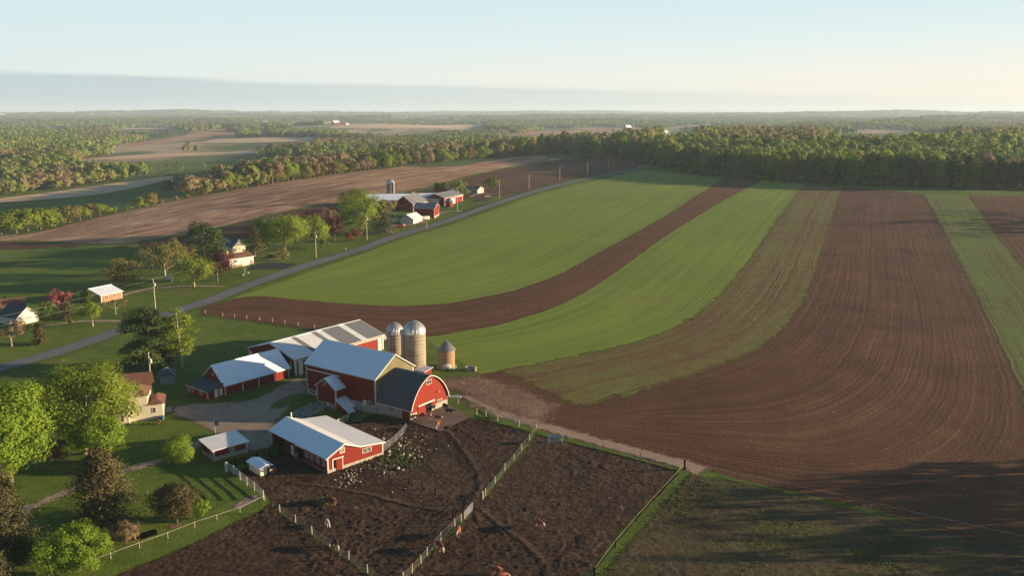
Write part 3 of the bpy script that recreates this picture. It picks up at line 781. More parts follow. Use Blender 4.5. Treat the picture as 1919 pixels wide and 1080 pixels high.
def door(par, M, s, z, w, h, mat, trim=None, cross=False, name='door', out=0.0, handle=True):
    d = MB().box(s + .08, out - .02, z, s + w - .08, out + .05, z + h - .08, M).build(name, mat, par)
    tr = MB().box(s, out, z, s + .08, out + .09, z + h, M).box(s + w - .08, out, z, s + w, out + .09, z + h, M).box(s + .08, out, z + h - .08, s + w - .08, out + .09, z + h, M)
    if cross:
        for sg in (0, 1):
            for k in range(2):
                z0, z1 = z + h * .5 * k + .05, z + h * .5 * (k + 1) - .1
                a, b = (z0, z1) if sg == 0 else (z1, z0)
                p = [(s + .1, out + .055 + sg * .012, a), (s + .1, out + .055 + sg * .012, a + .12), (s + w - .1, out + .055 + sg * .012, b + .12), (s + w - .1, out + .055 + sg * .012, b)]
                tr.prism(p, (0, .01, 0), M)
    tr.build('door_frame', trim or WHITE, d)
    if handle: MB().box(s + w - .28, out + .05, z + h * .45, s + w - .2, out + .12, z + h * .45 + .14, M).build('handle', STEEL, d)
    return d
def opening(par, M, s, z, w, h, name='doorway', out=0.0):
    return MB().box(s, out - .02, z, s + w, out + .03, z + h, M).build(name, DARK, par)
def gable_shell(par, L, W, he, hr, wall, zb=-1.5, yr=None, he2=None):
    """four walls with gable ends; yr = ridge position across, he2 = eave of the back wall"""
    yr = W / 2 if yr is None else yr; he2 = he if he2 is None else he2
    t = .2
    mb = MB()
    mb.prism([(0, 0, zb), (0, W, zb), (0, W, he2 - .04), (0, yr, hr - .04), (0, 0, he - .04)], (t, 0, 0))
    mb.prism([(L - t, 0, zb), (L - t, W, zb), (L - t, W, he2 - .04), (L - t, yr, hr - .04), (L - t, 0, he - .04)], (t, 0, 0))
    mb.box(t, 0, zb, L - t, t, he - .04).box(t, W - t, zb, L - t, W, he2 - .04)
    return mb.build('wall', wall, par)
def gable_roof(par, L, W, he, hr, mat, ov=.35, th=.14, yr=None, he2=None, trim=None, ox=None, seam=None):
    yr = W / 2 if yr is None else yr; he2 = he if he2 is None else he2
    ox = ov if ox is None else ox
    s1 = (hr - he) / yr; s2 = (hr - he2) / (W - yr)
    mb = MB(); k = .10
    a = [(-ox, -ov, he - s1 * ov + k), (L + ox, -ov, he - s1 * ov + k), (L + ox, yr, hr + k), (-ox, yr, hr + k)]
    b = [(-ox, yr, hr + k), (L + ox, yr, hr + k), (L + ox, W + ov, he2 - s2 * ov + k), (-ox, W + ov, he2 - s2 * ov + k)]
    mb.slab(a, th); mb.slab(b, th)
    r = mb.build('roof', mat, par)
    if trim:
        t2 = MB()
        for x in (-ox - .03, L + ox + .002):
            for q0, q1 in ((a[0], a[3]), (b[3], b[0])):
                t2.prism([(x, q0[1], q0[2] - .22), (x, q0[1], q0[2] + .03), (x, q1[1], q1[2] + .03), (x, q1[1], q1[2] - .22)], (.028, 0, 0))
        t2.box(-ox, -ov - .035, a[0][2] - .17, L + ox, -ov - .003, a[0][2] + .02)
        t2.box(-ox, W + ov + .003, b[3][2] - .17, L + ox, W + ov + .035, b[3][2] + .02)
        t2.build('roof_trim', trim, r)
    MB().tube([(-ox, yr, hr + k + .03), (L + ox, yr, hr + k + .03)], .09, 6).build('ridge_cap', mat, r)
    return r
def corner_boards(par, L, W, he, mat=None, zb=0, w=.22, he2=None):
    he2 = he if he2 is None else he2
    for x in (0, L):
        for y in (0, W):
            sx = -.03 if x == 0 else .03; sy = -.03 if y == 0 else .03
            x0, x1 = (x + sx, x + w) if x == 0 else (x - w, x + sx)
            y0, y1 = (y + sy, y + w) if y == 0 else (y - w, y + sy)
            MB().box(x0, y0, zb, x1, y1, (he if y == 0 else he2) - .12).build('corner_board', mat or WHITE, par)
def foundation(par, L, W, h, mat=None, zb=-1.6, p=.06):
    return MB().box(-p, -p, zb, L + p, W + p, h).build('foundation', mat or STONE, par)

# ------------------------------------------------------------------ main barn
ROT = -.607
t = thing('barn', 'tall red bank barn with a long white metal roof, joined to the arch-roofed barn', 'barn', (-45.7, 184.38, 0), ROT)
L, W, HE, HR = 20.9, 12.04, 7.18, 11.06
gable_shell(t, L, W, HE, HR, BARN_RED)
foundation(t, L, W, 1.3)
gable_roof(t, L, W, HE, HR, ROOF_SHADE_TINT, .35, trim=WHITE)
corner_boards(t, L, W, HE, zb=1.3)
MB().prism([(L + .012, .25, 1.4), (L + .012, W - .25, 1.4), (L + .012, W - .25, HE - .15), (L + .012, W / 2, HR - .25), (L + .012, .25, HE - .15)], (.03, 0, 0)).build('gable_siding', OLIVE, t)
Mf, Mr = frameM('front', L, W), frameM('right', L, W)
tr = MB().box(.5, .03, 5.75, 10.5, .16, 6.0, Mf).build('door_track', WHITE, t)
MB().box(9.0, .03, 2.2, 14.6, .09, 5.7, Mf).build('sliding_door', BARN_RED, t)
window(t, Mf, .9, .35, 1.9, .85, out=.06)
window(t, Mf, 18.3, .9, 1.6, 1.1, out=.06)
MB().box(17.3, .07, .8, 18.2, .13, 2.0, Mf).build('shutter', WHITE, t)
MB().tube([(L - 4, W / 2, HR + .1), (L - 4, W / 2, HR + .75)], .025, 5).build('lightning_rod', STEEL, t)

# ------------------------------------------------------------------ arched barn
ca, sa = math.cos(ROT), math.sin(ROT)
t = thing('arched_barn', 'red barn with a dark shingled rainbow-arch roof and white-rimmed gable over the cattle door', 'barn', (-45.7 + ca * 20.95, 184.38 + sa * 20.95, 0), ROT)
L2, W2, E2, P2 = 9.6, 12.1, 2.15, 8.0
def arch(n=14, y0=0.0, y1=W2, zb=E2, zt=P2):
    """pointed bow-truss arch"""
    c = (y0 + y1) / 2; hw = (y1 - y0) / 2; pts = []
    for k in range(n + 1):
        a = k / n
        yy = hw * (1 - a); zz = zb + (zt - zb) * (1 - (1 - a) ** 2.0) ** .80 * (1 - .04 * math.sin(math.pi * a))
        pts.append((c - yy, zz))
    return pts + [(2 * c - y, z) for y, z in pts[-2::-1]]
ar = arch()
mb = MB().prism([(L2 - .3, 0.15, 1.3), (L2 - .3, W2 - .15, 1.3)] + [(L2 - .3, y, z) for y, z in arch(14, .15, W2 - .15, E2, P2 - .15)[::-1]], (.2, 0, 0))
mb.build('gable_wall', OLD_RED, t)
MB().box(0, .1, -1.5, L2 - .1, .4, E2).box(0, W2 - .4, -1.5, L2 - .1, W2 - .1, E2).box(L2 - .38, .4, -1.5, L2 - .12, W2 - .4, 2.15).build('wall', STONE, t)
outer = arch(14, -.12, W2 + .12, E2 - .12, P2 + .18); inner = arch(14, .06, W2 - .06, E2 - .12, P2)
prof = [(.02, y, z) for y, z in outer] + [(.02, y, z) for y, z in inner[::-1]]
rf = MB()
for k in range(len(outer) - 1):
    rf.prism([(.02, *outer[k]), (.02, *outer[k + 1]), (.02, *inner[k + 1]), (.02, *inner[k])], (L2 + .25, 0, 0))
rfo = rf.build('roof', SHINGLE, t)
mb = MB(); o2 = arch(14, -.13, W2 + .13, E2 - .16, P2 + .19); i2 = arch(14, .07, W2 - .07, E2 - .16, P2 - .01)
for k in range(len(o2) - 1):
    mb.prism([(L2 + .275, *o2[k]), (L2 + .275, *o2[k + 1]), (L2 + .275, *i2[k + 1]), (L2 + .275, *i2[k])], (.1, 0, 0))
mb.build('arch_trim', WHITE, rfo)
MB().box(-.0, -.2, E2 - .22, L2 + .2, -.13, E2 - .02).build('eave_trim', WHITE, rfo)
Mr = frameM('right', L2 - .1, W2); Mf = frameM('front', L2, W2) @ Matrix.Translation((0, -.1, 0))
window(t, Mr, W2 / 2 - .8, 6.2, 1.6, .95, rws=1)
MB().box(2.4, .03, 2.25, 7.6, .2, 2.55, Mr).build('door_track', WHITE, t)
opening(t, Mr, 4.7, -.1, 2.0, 2.3)
MB().box(2.3, .05, .1, 4.65, .14, 2.25, Mr).build('sliding_door', OLD_RED, t)
MB().box(.2, .0, 2.2, 2.3, .04, 2.45, Mr).build('sill_board', OLD_RED, t)
window(t, Mr, 8.6, 1.15, 1.6, .85)
MB().tube([(L2 - .1, 8.6, 3.9), (L2 + .35, 8.6, 4.0)], .05, 6).lathe([(.05, 0), (.16, .1), (.13, .3)], 10, Matrix.Translation((L2 + .4, 8.6, 3.8))).build('yard_lamp', WHITE, t)
window(t, Mf, 1.0, 1.0, .8, .85); window(t, Mf, 3.4, .95, 1.8, .95, cols=3); window(t, Mf, 6.0, 1.0, .8, .85)
MB().box(7.3, .02, -.5, 9.1, .09, 1.75, Mf).build('side_door', BARN_RED, t)
# feed bunk sticking out by the far corner of the gable
t = thing('feed_conveyor', 'white feed chute leaning out at the far corner of the arched barn', 'conveyor', tuple(G(836, 757)), ROT + .5)
MB().box(-.3, -.25, 1.4, 3.2, .25, 1.75).build('trough', WHITE, t)
for x in (.1, 2.6): MB().tube([(x, -.2, -.3), (x, -.2, 1.4)], .06).tube([(x, .2, -.3), (x, .2, 1.4)], .06).build('leg', WOOD, t)

# ------------------------------------------------------------------ entry wing with its lean-to
t = thing('barn_wing', 'small red gabled wing with a lean-to roof standing against the front of the tall barn', 'barn wing', (-37.42, 175.19, 0), .96)
L3, W3 = 5.96, 5.77
gable_shell(t, L3, W3, 4.05, 5.91, BARN_RED, zb=-2.2)
foundation(t, L3 - .1, W3, .55, RUBBLE, zb=-2.3)
gable_roof(t, L3 + .4, W3, 4.05, 5.91, ROOF_SHADE_TINT, .4, trim=WHITE, ox=.38)
for y in (0, W3): MB().box(-.04, y - .04 if y == 0 else y - .2, .5, .2, y + .2 if y == 0 else y + .04, 3.9).build('corner_board', WHITE, t)
Ml = frameM('left', L3, W3); Mf = frameM('front', L3, W3)
window(t, Ml, 2.1, 4.2, .75, .75, cols=1, rws=1)
window(t, Mf, 3.6, 2.2, .8, .8)
door(t, Ml, 2.9, -1.35, .95, 2.0, WHITE, cross=True, out=.07)
window(t, Ml, 1.5, -.35, .5, .5, cols=1, rws=1, out=.07)
MB().box(4.0, .07, -.6, 5.0, .13, .2, Ml).build('sign_board', STONE, t)
# lean-to along y<0
wl_ = 2.7
MB().prism([(0, 0, -2.4), (0, -wl_, -2.4), (0, -wl_, .2), (0, 0, 1.65)], (.18, 0, 0)).prism([(L3 - .3, 0, -2.4), (L3 - .3, -wl_, -2.4), (L3 - .3, -wl_, .2), (L3 - .3, 0, 1.65)], (.18, 0, 0)).box(.18, -wl_, -2.4, L3 - .3, -wl_ + .18, .2).build('lean_to_wall', BARN_RED, t)
rf = MB().slab([(-.3, -wl_ - .35, .12), (L3, -wl_ - .35, .12), (L3, .0, 1.85), (-.3, .0, 1.85)], .1).build('lean_to_roof', ROOF_SHADE_TINT, t)
MB().slab([(-.3, -wl_ - 1.3, -.45), (1.7, -wl_ - 1.3, -.45), (1.7, -wl_ - .36, .11), (-.3, -wl_ - .36, .11)], .1).build('porch_roof', ROOF_SHADE_TINT, t)
for x in (-.2, 1.6): MB().box(x - .06, -wl_ - 1.25, -2.4, x + .06, -wl_ - 1.13, -.56).build('porch_post', WHITE, t)
Mw = Matrix.Translation((0, -wl_, 0)) @ Mf
window(t, Mw, 2.4, -.95, 1.9, .85)
# stone bank that retains the barn ramp
def stones(name, label, spots, mat, seed, kind='stuff', cat='stones'):
    r = np.random.RandomState(seed); Vs, Fs = [], []; k = 0
    for x, y, s in spots:
        n = 7
        base = np.array([(math.cos(a), math.sin(a)) for a in np.linspace(0, 6.28, n, endpoint=False)]) * r.uniform(.7, 1.3, (n, 1)) * s
        sq = r.uniform(.5, 1.1, 2); base *= sq
        z = tz(x, y); h = s * r.uniform(.5, 1.1)
        ring0 = np.column_stack([base + (x, y), np.full(n, z - .05)]); ring1 = np.column_stack([base * .75 + (x, y) + r.normal(0, .1 * s, 2), np.full(n, z + h * .8) + r.normal(0, .1 * s, n)])
        top = np.array([[x, y, z + h]])
        Vs.append(np.vstack([ring0, ring1, top]))
        for i in range(n):
            j = (i + 1) % n
            Fs += [(k + i, k + j, k + n + j), (k + i, k + n + j, k + n + i), (k + n + i, k + n + j, k + 2 * n)]
        k += 2 * n + 1
    me = fast_mesh(name, np.vstack(Vs), np.array(Fs), mat)
    return tag(link_mesh(name, me), label, cat, kind=kind)
r = np.random.RandomState(21); spots = []
for _ in range(260):
    u, v = r.uniform(0, 1, 2)
    g = G(548 + 62 * u, 784 - 28 * u + (v - .5) * 22); spots.append((g.x, g.y, r.uniform(.15, .5)))
stones('stone_bank', 'bank of grey field stones beside the white cross-braced barn door', spots, RUBBLE, 5)

# ------------------------------------------------------------------ garage
t = thing('garage', 'low red garage with four bays, pale metal roof and dark lean-to', 'garage', (-63.6, 183.04, 0), .89)
L4, W4, HE4, HR4 = 17.1, 8.73, 2.48, 6.06
gable_shell(t, L4, W4, HE4, HR4, BARN_RED)
gable_roof(t, L4, W4, HE4, HR4, ROOF_SHADE_TINT, .4, trim=WHITE)
corner_boards(t, L4, W4, HE4)
Mf, Ml = frameM('front', L4, W4), frameM('left', L4, W4)
for k, s in enumerate((.2, 4.5, 8.8, 13.0)):
    MB().box(s + .35, .02, .05, s + 3.75, .07, 2.2, Mf).build('bay_door', BARN_RED, t)
    if k: MB().box(s - .12, .02, 0, s + .12, .1, 2.35, Mf).build('bay_post', WHITE, t)
window(t, Ml, 3.9, 3.6, .8, .8, cols=1)
MB().prism([(-4.2, -.05, -1.5), (-4.2, W4 - 1.0, -1.5), (-4.2, W4 - 1.0, 1.9), (-4.2, -.05, 1.9)], (.18, 0, 0)).prism([(-4.02, .1, -1.5), (0, .1, -1.5), (0, .1, 2.75), (-4.02, .1, 1.9)], (0, .18, 0)).prism([(-4.02, W4 - 1.2, -1.5), (0, W4 - 1.2, -1.5), (0, W4 - 1.2, 2.75), (-4.02, W4 - 1.2, 1.9)], (0, .18, 0)).build('lean_to_wall', BARN_RED, t)
rf = MB().slab([(-4.6, -.4, 1.95), (-.42, -.4, 2.95), (-.42, W4 - .6, 2.95), (-4.6, W4 - .6, 1.95)], .12).build('lean_to_roof', SHINGLE, t)
MB().box(-4.64, -.42, 1.8, -4.6, W4 - .58, 1.98).build('eave_trim', WHITE, rf)
Mll = Matrix.Translation((-4.2, 0, 0)) @ Ml
window(t, Mll, 2.0, .75, 1.1, .85); window(t, Mll, 5.4, .75, 1.1, .85)
for y in (-.03, W4 - 1.2): MB().box(-4.24, y, 0, -4.0, y + .22, 1.85).build('corner_board', WHITE, t)
M_ = Matrix.Translation((0, .1, 0)) @ Mf
door(t, M_, -2.6, .05, .9, 1.95, WHITE)
MB().box(-1.3, .0, .3, -.6, .06, 1.9, M_).build('white_panel', WHITE, t)

# ------------------------------------------------------------------ long machine shed
t = thing('machine_shed', 'long red machine shed whose pale metal roof has dark grey stripes, nearest the ploughed strip', 'shed', (-51.5, 197.39, 0), .93)
L5, W5, HE5, HR5 = 29.28, 17.7, 4.07, 6.64
gable_shell(t, L5, W5, HE5, HR5, BARN_RED)
gable_roof(t, L5, W5, HE5, HR5, ROOF_PALE, .3, trim=WHITE)
corner_boards(t, L5, W5, HE5, w=.4)
s1 = (HR5 - HE5) / (W5 / 2)
def strip(x0, x1, mat, nm):
    MB().slab([(x0, -.28, HE5 - s1 * .28 + .13), (x1, -.28, HE5 - s1 * .28 + .13), (x1, W5 / 2 - .1, HR5 + .10), (x0, W5 / 2 - .1, HR5 + .10)], .025).build(nm, mat, t)
for x0, x1 in ((6.2, 7.6), (12.6, 14.0), (15.9, 21.6), (23.6, 29.4)): strip(x0, x1, ROOF_GREY, 'grey_roof_sheet')
Mf, Ml, Mr = frameM('front', L5, W5), frameM('left', L5, W5), frameM('right', L5, W5)
MB().box(.9, .03, 0, 2.2, .1, 3.6, Mf).build('white_door_panel', WHITE, t)
MB().box(27.2, .03, 0, 28.5, .1, 3.6, Mf).build('white_door_panel', WHITE, t)
window(t, Mf, 3.4, 1.6, 1.2, 1.1)
MB().box(0.5, .03, 3.35, L5 - .5, .12, 3.6, Mf).build('door_track', WHITE, t)
for s in (.6, 7.6): MB().box(s, .03, 0, s + .9, .1, 3.4, Ml).build('white_door_panel', WHITE, t)
for s in (4.6, 12.5): MB().box(s, .03, 0, s + .18, .09, 4.0, Ml).build('batten', WHITE, t)
opening(t, Ml, 14.2, 0, 1.3, 2.6)
MB().box(15.6, .03, 0, 16.5, .1, 3.2, Ml).build('white_door_panel', WHITE, t)

# ------------------------------------------------------------------ cattle barn in the corral
t = thing('cattle_barn', 'red corral barn with white roof, shaded slope tinted blue, and wide pale lean-to roof', 'barn', (-32.05, 140.79, -.15), .78)
Ws, Ls = 11.82, 18.85
wr, wb, he, hr, hb, h2 = 3.38, 6.65, 3.16, 4.74, 3.36, 2.69
for nm, y0, ln in (('gable_wall', 0, .2), ('back_wall', Ls - .2, .2)):
    MB().prism([(0, y0, -1.5), (Ws, y0, -1.5), (Ws, y0, h2), (wb, y0, hb), (wr, y0, hr), (0, y0, he)], (0, ln, 0)).build(nm, BARN_RED, t)
MB().box(0, .2, -1.5, .2, 14.2, he - .05).build('wall', BARN_RED, t); MB().box(Ws - .2, .2, -1.5, Ws, Ls - .2, h2 - .03).build('wall', BARN_RED, t)
MB().box(-.05, -.06, -1.6, Ws + .05, .0, .75).box(Ws, 0, -1.6, Ws + .06, Ls, .75).build('foundation', STONE, t)
MB().box(-.06, 0, -1.6, -.0, 13.6, .25).build('side_foundation', STONE, t)
sl1 = (hr - he) / wr
rf = MB().slab([(-.5, -.4, he - .5 * sl1 + .1), (wr, -.4, hr + .1), (wr, Ls + .4, hr + .1), (-.5, Ls + .4, he - .5 * sl1 + .1)], .12).build('roof', ROOF_SHADE_TINT, t)  # shaded slope: cool shade tint painted into the white
MB().slab([(wr, -.4, hr + .1), (wb, -.4, hb + .1), (wb, Ls + .4, hb + .1), (wr, Ls + .4, hr + .1)], .12).build('roof', ROOF_PALE, t)  # same white roof, sunlit slope painted in the warmer copy
r2 = MB().slab([(wb, -.4, hb + .1), (Ws + .4, -.4, h2 + .06), (Ws + .4, Ls + .4, h2 + .06), (wb, Ls + .4, hb + .1)], .12).build('lean_to_roof', ROOF_PALE, t)
pr = [(-.5, he - .5 * sl1 + .12), (wr, hr + .12), (wb, hb + .12), (Ws + .42, h2 + .08)]
mb = MB()
for (x0, z0), (x1, z1) in zip(pr[:-1], pr[1:]): mb.prism([(x0, -.44, z0 - .24), (x1, -.44, z1 - .24), (x1, -.44, z1 + .03), (x0, -.44, z0 + .03)], (0, .035, 0))
mb.build('roof_trim', WHITE, rf)
Mg = Matrix(((1, 0, 0, 0), (0, -1, 0, 0), (0, 0, 1, 0), (0, 0, 0, 1)))
Mside = Matrix(((0, -1, 0, 0), (1, 0, 0, 0), (0, 0, 1, 0), (0, 0, 0, 1)))     # s runs back along the x=0 wall, outward = -x
for x in (0, Ws): MB().box(x - .04 if x == 0 else x - .2, -.07, .75, x + .2 if x == 0 else x + .04, .2, (he if x == 0 else h2) - .1).build('corner_board', WHITE, t)
d = MB().box(1.75, .04, .15, 3.0, .12, 2.35, Mg).build('sliding_door', BARN_RED, t)
MB().box(.95, .03, 2.35, 3.3, .15, 2.55, Mg).box(.95, .03, .0, 1.15, .1, 2.35, Mg).box(3.02, .03, .15, 3.15, .1, 2.35, Mg).build('door_frame', WHITE, d)
opening(t, Mg, 1.15, .15, .6, 2.2, out=.0)
mb = MB().box(2.55, .02, 3.1, 3.6, .1, 3.22, Mg).box(2.55, .02, 3.98, 3.6, .1, 4.1, Mg).box(2.55, .02, 3.22, 2.68, .1, 3.98, Mg).box(3.47, .02, 3.22, 3.6, .1, 3.98, Mg)
mb.prism([(2.68, .03, 3.22), (2.8, .03, 3.22), (3.47, .03, 3.98), (3.35, .03, 3.98)], (0, .05, 0), Mg).prism([(3.47, .035, 3.22), (3.35, .035, 3.22), (2.68, .035, 3.98), (2.8, .035, 3.98)], (0, .05, 0), Mg)
mb.build('loft_hatch', WHITE, t)
window(t, Mg, 7.3, 1.75, 2.0, .85)
for s in (.7, 2.55, 4.4, 6.2): window(t, Mside, s, 1.25, .95, 1.15)
MB().box(7.6, .03, 2.45, 10.4, .15, 2.65, Mside).build('door_track', WHITE, t)
opening(t, Mside, 8.0, -.2, 2.1, 2.55)
door(t, Mside, 11.0, 0, 1.0, 2.15, WHITE)
MB().box(.0, 14.0, -1.5, .2, 14.2, he).box(.2, 14.0, -1.5, Ws - .3, 14.2, h2 - .2).build('porch_wall', BARN_RED, t)
MB().box(-.3, Ls - .15, -1.5, .0, Ls + .1, he - .1).build('porch_post', WHITE, t)
MB().tube([(wr + .2, Ls - 1.2, hr - .3), (wr + .2, Ls - 1.2, hr + 1.25)], .14, 8).build('vent_pipe', CREAM, t)

# ------------------------------------------------------------------ chicken coop
t = thing('coop', 'little red coop with a white single-slope roof beside the round lime bush', 'coop', (-53.69, 146.23, 0), .74)
Lc, Wc = 6.4, 5.0
MB().prism([(0, 0, -1), (0, Wc, -1), (0, Wc, 2.55), (0, 0, 2.1)], (.15, 0, 0)).prism([(Lc - .15, 0, -1), (Lc - .15, Wc, -1), (Lc - .15, Wc, 2.55), (Lc - .15, 0, 2.1)], (.15, 0, 0)).box(.15, 0, -1, Lc - .15, .15, 2.1).box(.15, Wc - .15, -1, Lc - .15, Wc, 2.5).build('wall', BARN_RED, t)
foundation(t, Lc, Wc, .75, zb=-1)
MB().slab([(-.4, -.45, 2.18), (Lc + .4, -.45, 2.18), (Lc + .4, Wc + .5, 2.72), (-.4, Wc + .5, 2.72)], .13).build('roof', ROOF_PALE, t)
Mf, Ml = frameM('front', Lc, Wc), frameM('left', Lc, Wc)
for x in (0, Lc): MB().box(x - .04 if x == 0 else x - .2, -.05, .75, x + .2 if x == 0 else x + .04, .2, 2.05).build('corner_board', WHITE, t)
window(t, Mf, 3.0, .85, .95, 1.0); window(t, Ml, 3.7, .95, .7, .95)
# ------------------------------------------------------------------ calf hut
p = G(488.5, 894)
t = thing('calf_hut', 'tiny white calf hut with an open end, inside the board fence', 'hut', tuple(p), .78); t.scale = (1.35, 1.35, 1.25)
MB().box(0, .1, -.3, .1, 3.0, 1.25).box(1.3, .1, -.3, 1.4, 3.0, 1.25).box(.1, 2.9, -.3, 1.3, 3.0, 1.3).box(.0, 0, -.3, 1.4, .1, 1.35).build('wall', CREAM, t)
MB().slab([(-.3, -.35, 1.28), (.7, -.35, 1.6), (.7, 3.3, 1.6), (-.3, 3.3, 1.28)], .07).slab([(.7, -.35, 1.6), (1.7, -.35, 1.28), (1.7, 3.3, 1.28), (.7, 3.3, 1.6)], .07).build('roof', ROOF_SHADE_TINT, t)
MB().box(.95, -.03, 0, 1.3, .0, .9).build('doorway', DARK, t)

# ------------------------------------------------------------------ farmhouse
p = G(244.5, 791.5)
t = thing('farmhouse', 'cream two-storey farmhouse with brown hipped roofs half hidden by the big elm', 'house', (p.x, p.y, 0), .30)
def hip(par, x0, y0, x1, y1, z, h, mat, ov=.35, ridge=.0):
    X0, Y0, X1, Y1 = x0 - ov, y0 - ov, x1 + ov, y1 + ov
    m = min(X1 - X0, Y1 - Y0) / 2
    a = (X0 + m, (Y0 + Y1) / 2, z + h) if X1 - X0 >= Y1 - Y0 else ((X0 + X1) / 2, Y0 + m, z + h)
    b = (X1 - m, (Y0 + Y1) / 2, z + h) if X1 - X0 >= Y1 - Y0 else ((X0 + X1) / 2, Y1 - m, z + h)
    v = [(X0, Y0, z), (X1, Y0, z), (X1, Y1, z), (X0, Y1, z), a, b]
    if X1 - X0 >= Y1 - Y0: f = [(0, 1, 5, 4), (1, 2, 5), (2, 3, 4, 5), (3, 0, 4), (3, 2, 1, 0)]
    else: f = [(0, 1, 4), (1, 2, 5, 4), (2, 3, 5), (3, 0, 4, 5), (3, 2, 1, 0)]
    return MB().add(v, f).build('roof', mat, par)
MB().box(0, 0, -1, 3.5, 6, 5.3).build('wall', CREAM, t); hip(t, 0, 0, 3.5, 6, 5.32, 1.3, SHINGLE_BROWN)
MB().box(3.5, .0, -1, 6.3, 6, 3.3).build('kitchen_wall', CREAM, t); hip(t, 3.9, 0, 6.3, 6, 3.32, .9, SHINGLE_BROWN)
Mh = frameM('front', 6, 6)
window(t, Mh, .45, 3.0, .75, 1.35, cols=1); window(t, Mh, 4.3, 1.5, .7, 1.1, cols=1); window(t, Mh, 5.0, .0, .6, .7, cols=1)
MB().box(.1, .02, 0, .2, .1, 5.2, Mh).build('downpipe', WHITE, t)
MB().box(.25, .05, 5.3, .75, .55, 6.6).build('chimney', WHITE, t)
MB().box(-6.5, -1.2, -1, -.02, 6, 4.6).prism([(-6.5, -1.2, 4.6), (-.02, -1.2, 4.6), (-3.25, -1.2, 7.4)], (0, 7.2, 0)).build('main_wall', CREAM, t)
MB().slab([(-7.0, -1.7, 4.25), (-3.25, -1.7, 7.55), (-3.25, 6.5, 7.55), (-7.0, 6.5, 4.25)], .14).slab([(-3.25, -1.7, 7.55), (.45, -1.7, 4.25), (.45, 6.5, 4.25), (-3.25, 6.5, 7.55)], .14).build('main_roof', SHINGLE_BROWN, t)
MB().box(-6.4, 6.0, -1, 3.4, 10.5, 5.0).prism([(-6.4, 6.0, 5.0), (-6.4, 10.5, 5.0), (-6.4, 8.25, 7.7)], (9.8, 0, 0)).build('rear_wall', CREAM, t)
MB().slab([(-6.9, 5.6, 4.75), (3.9, 5.6, 4.75), (3.9, 8.25, 7.9), (-6.9, 8.25, 7.9)], .14).slab([(-6.9, 8.25, 7.9), (3.9, 8.25, 7.9), (3.9, 10.9, 4.75), (-6.9, 10.9, 4.75)], .14).build('rear_roof', SHINGLE_BROWN, t)
MB().box(-6.2, 8.0, 7.5, -5.4, 8.7, 8.8).build('chimney', BRICK, t)
Mh2 = Matrix.Translation((0, -1.2, 0)) @ Mh
window(t, Mh2, -4.1, 3.1, 1.5, 1.5, mat=WOOD); window(t, Mh2, -1.7, .6, .8, 1.4, cols=1); window(t, Mh2, -5.6, .6, 2.4, 1.4, cols=3)
MB().slab([(-5.8, -3.0, 2.35), (-1.9, -3.0, 2.35), (-1.9, -1.2, 2.95), (-5.8, -1.2, 2.95)], .12).build('porch_roof', SHINGLE_BROWN, t)
for x in (-5.7, -2.05): MB().box(x - .07, -2.95, -.5, x + .07, -2.8, 2.25).build('porch_post', WHITE, t)
MB().box(6.3, 4.0, -.3, 7.5, 5.6, .5).build('cellar_steps', CONCRETE, t)
p = G(302, 788); tag(MB().box(-.5, -.4, 0, .5, .4, .75).box(-.55, -.45, .75, .55, .45, .85).build('storage_chest', TEAL), 'small teal storage chest on the path at the farmhouse corner', 'chest').location = p
# stone hut behind the house
p = G(312, 722)
t = thing('stone_hut', 'small square field-stone hut with a dark peaked roof behind the farmhouse pole', 'hut', (p.x - 1.5, p.y + .1, 0), .35)
MB().box(0, 0, -.5, 3.2, 3.2, 2.0).build('wall', RUBBLE, t)
hip(t, 0, 0, 3.2, 3.2, 2.02, 1.5, SHINGLE, .4)
opening(t, frameM('left', 3.2, 3.2), 1.9, 0, .8, 1.7)
mb = MB()
for x, y in ((-.4, -.4), (3.6, -.4), (3.6, 3.6), (-.4, 3.6)): mb.tube([(x, y, 2.06), (1.6, 1.6, 3.58)], .06, 5)
mb.build('ridge_trim', STEEL, t)

# ------------------------------------------------------------------ silos, crib, tank, trough
SILO = None
def stave_mat(name, col, col2):
    m, nt, b, out = new_mat(name); N = NT(nt)
    tcn = N.n('ShaderNodeTexCoord').outputs['Object']
    sx = N.n('ShaderNodeSeparateXYZ'); N.link(tcn, sx.inputs[0])
    ang = N.math('ARCTAN2', sx.outputs[1], sx.outputs[0])
    st = N.math('LESS_THAN', N.math('FRACT', N.math('MULTIPLY', ang, 40 / (2 * math.pi))), .12)
    hoop = N.math('LESS_THAN', N.math('FRACT', N.math('DIVIDE', sx.outputs[2], .85)), .10)
    n2 = N.noise(N.mapv(tcn, (3, 3, .12)), 1.0, 5, .6); n1 = N.noise(tcn, .5, 4)
    c = N.ramp(N.math('ADD', N.math('MULTIPLY', n2, .6), N.math('MULTIPLY', n1, .4)), [(.36, col2), (.62, col)])
    c = N.mix(N.math('MULTIPLY', st, .6), c, tuple(v * .4 for v in col)); c = N.mix(N.math('MULTIPLY', hoop, .8), c, (.06, .045, .04))
    N.link(c, b.inputs['Base Color']); b.inputs['Roughness'].default_value = .9
    N.link(N.bump(N.math('SUBTRACT', hoop, st), .3, .05), b.inputs['Normal'])
    return m
STAVE = stave_mat('concrete_staves', (.40, .34, .25), (.20, .16, .11))
DOME = wall_mat('dome_metal', (.50, .49, .46), (.36, .35, .33), rough=.35, metal=.5, dirt=.3, bumps=.08)
def dome_ribs(r, h, z0, n=20):
    mb = MB()
    for k in range(n):
        a = 2 * math.pi * k / n
        path = [((r + .03) * math.cos(q) * math.cos(a), (r + .03) * math.cos(q) * math.sin(a), z0 + (h + .03) * math.sin(q)) for q in np.linspace(.05, 1.5, 8)]
        mb.tube(path, .03, 4, False)
    return mb
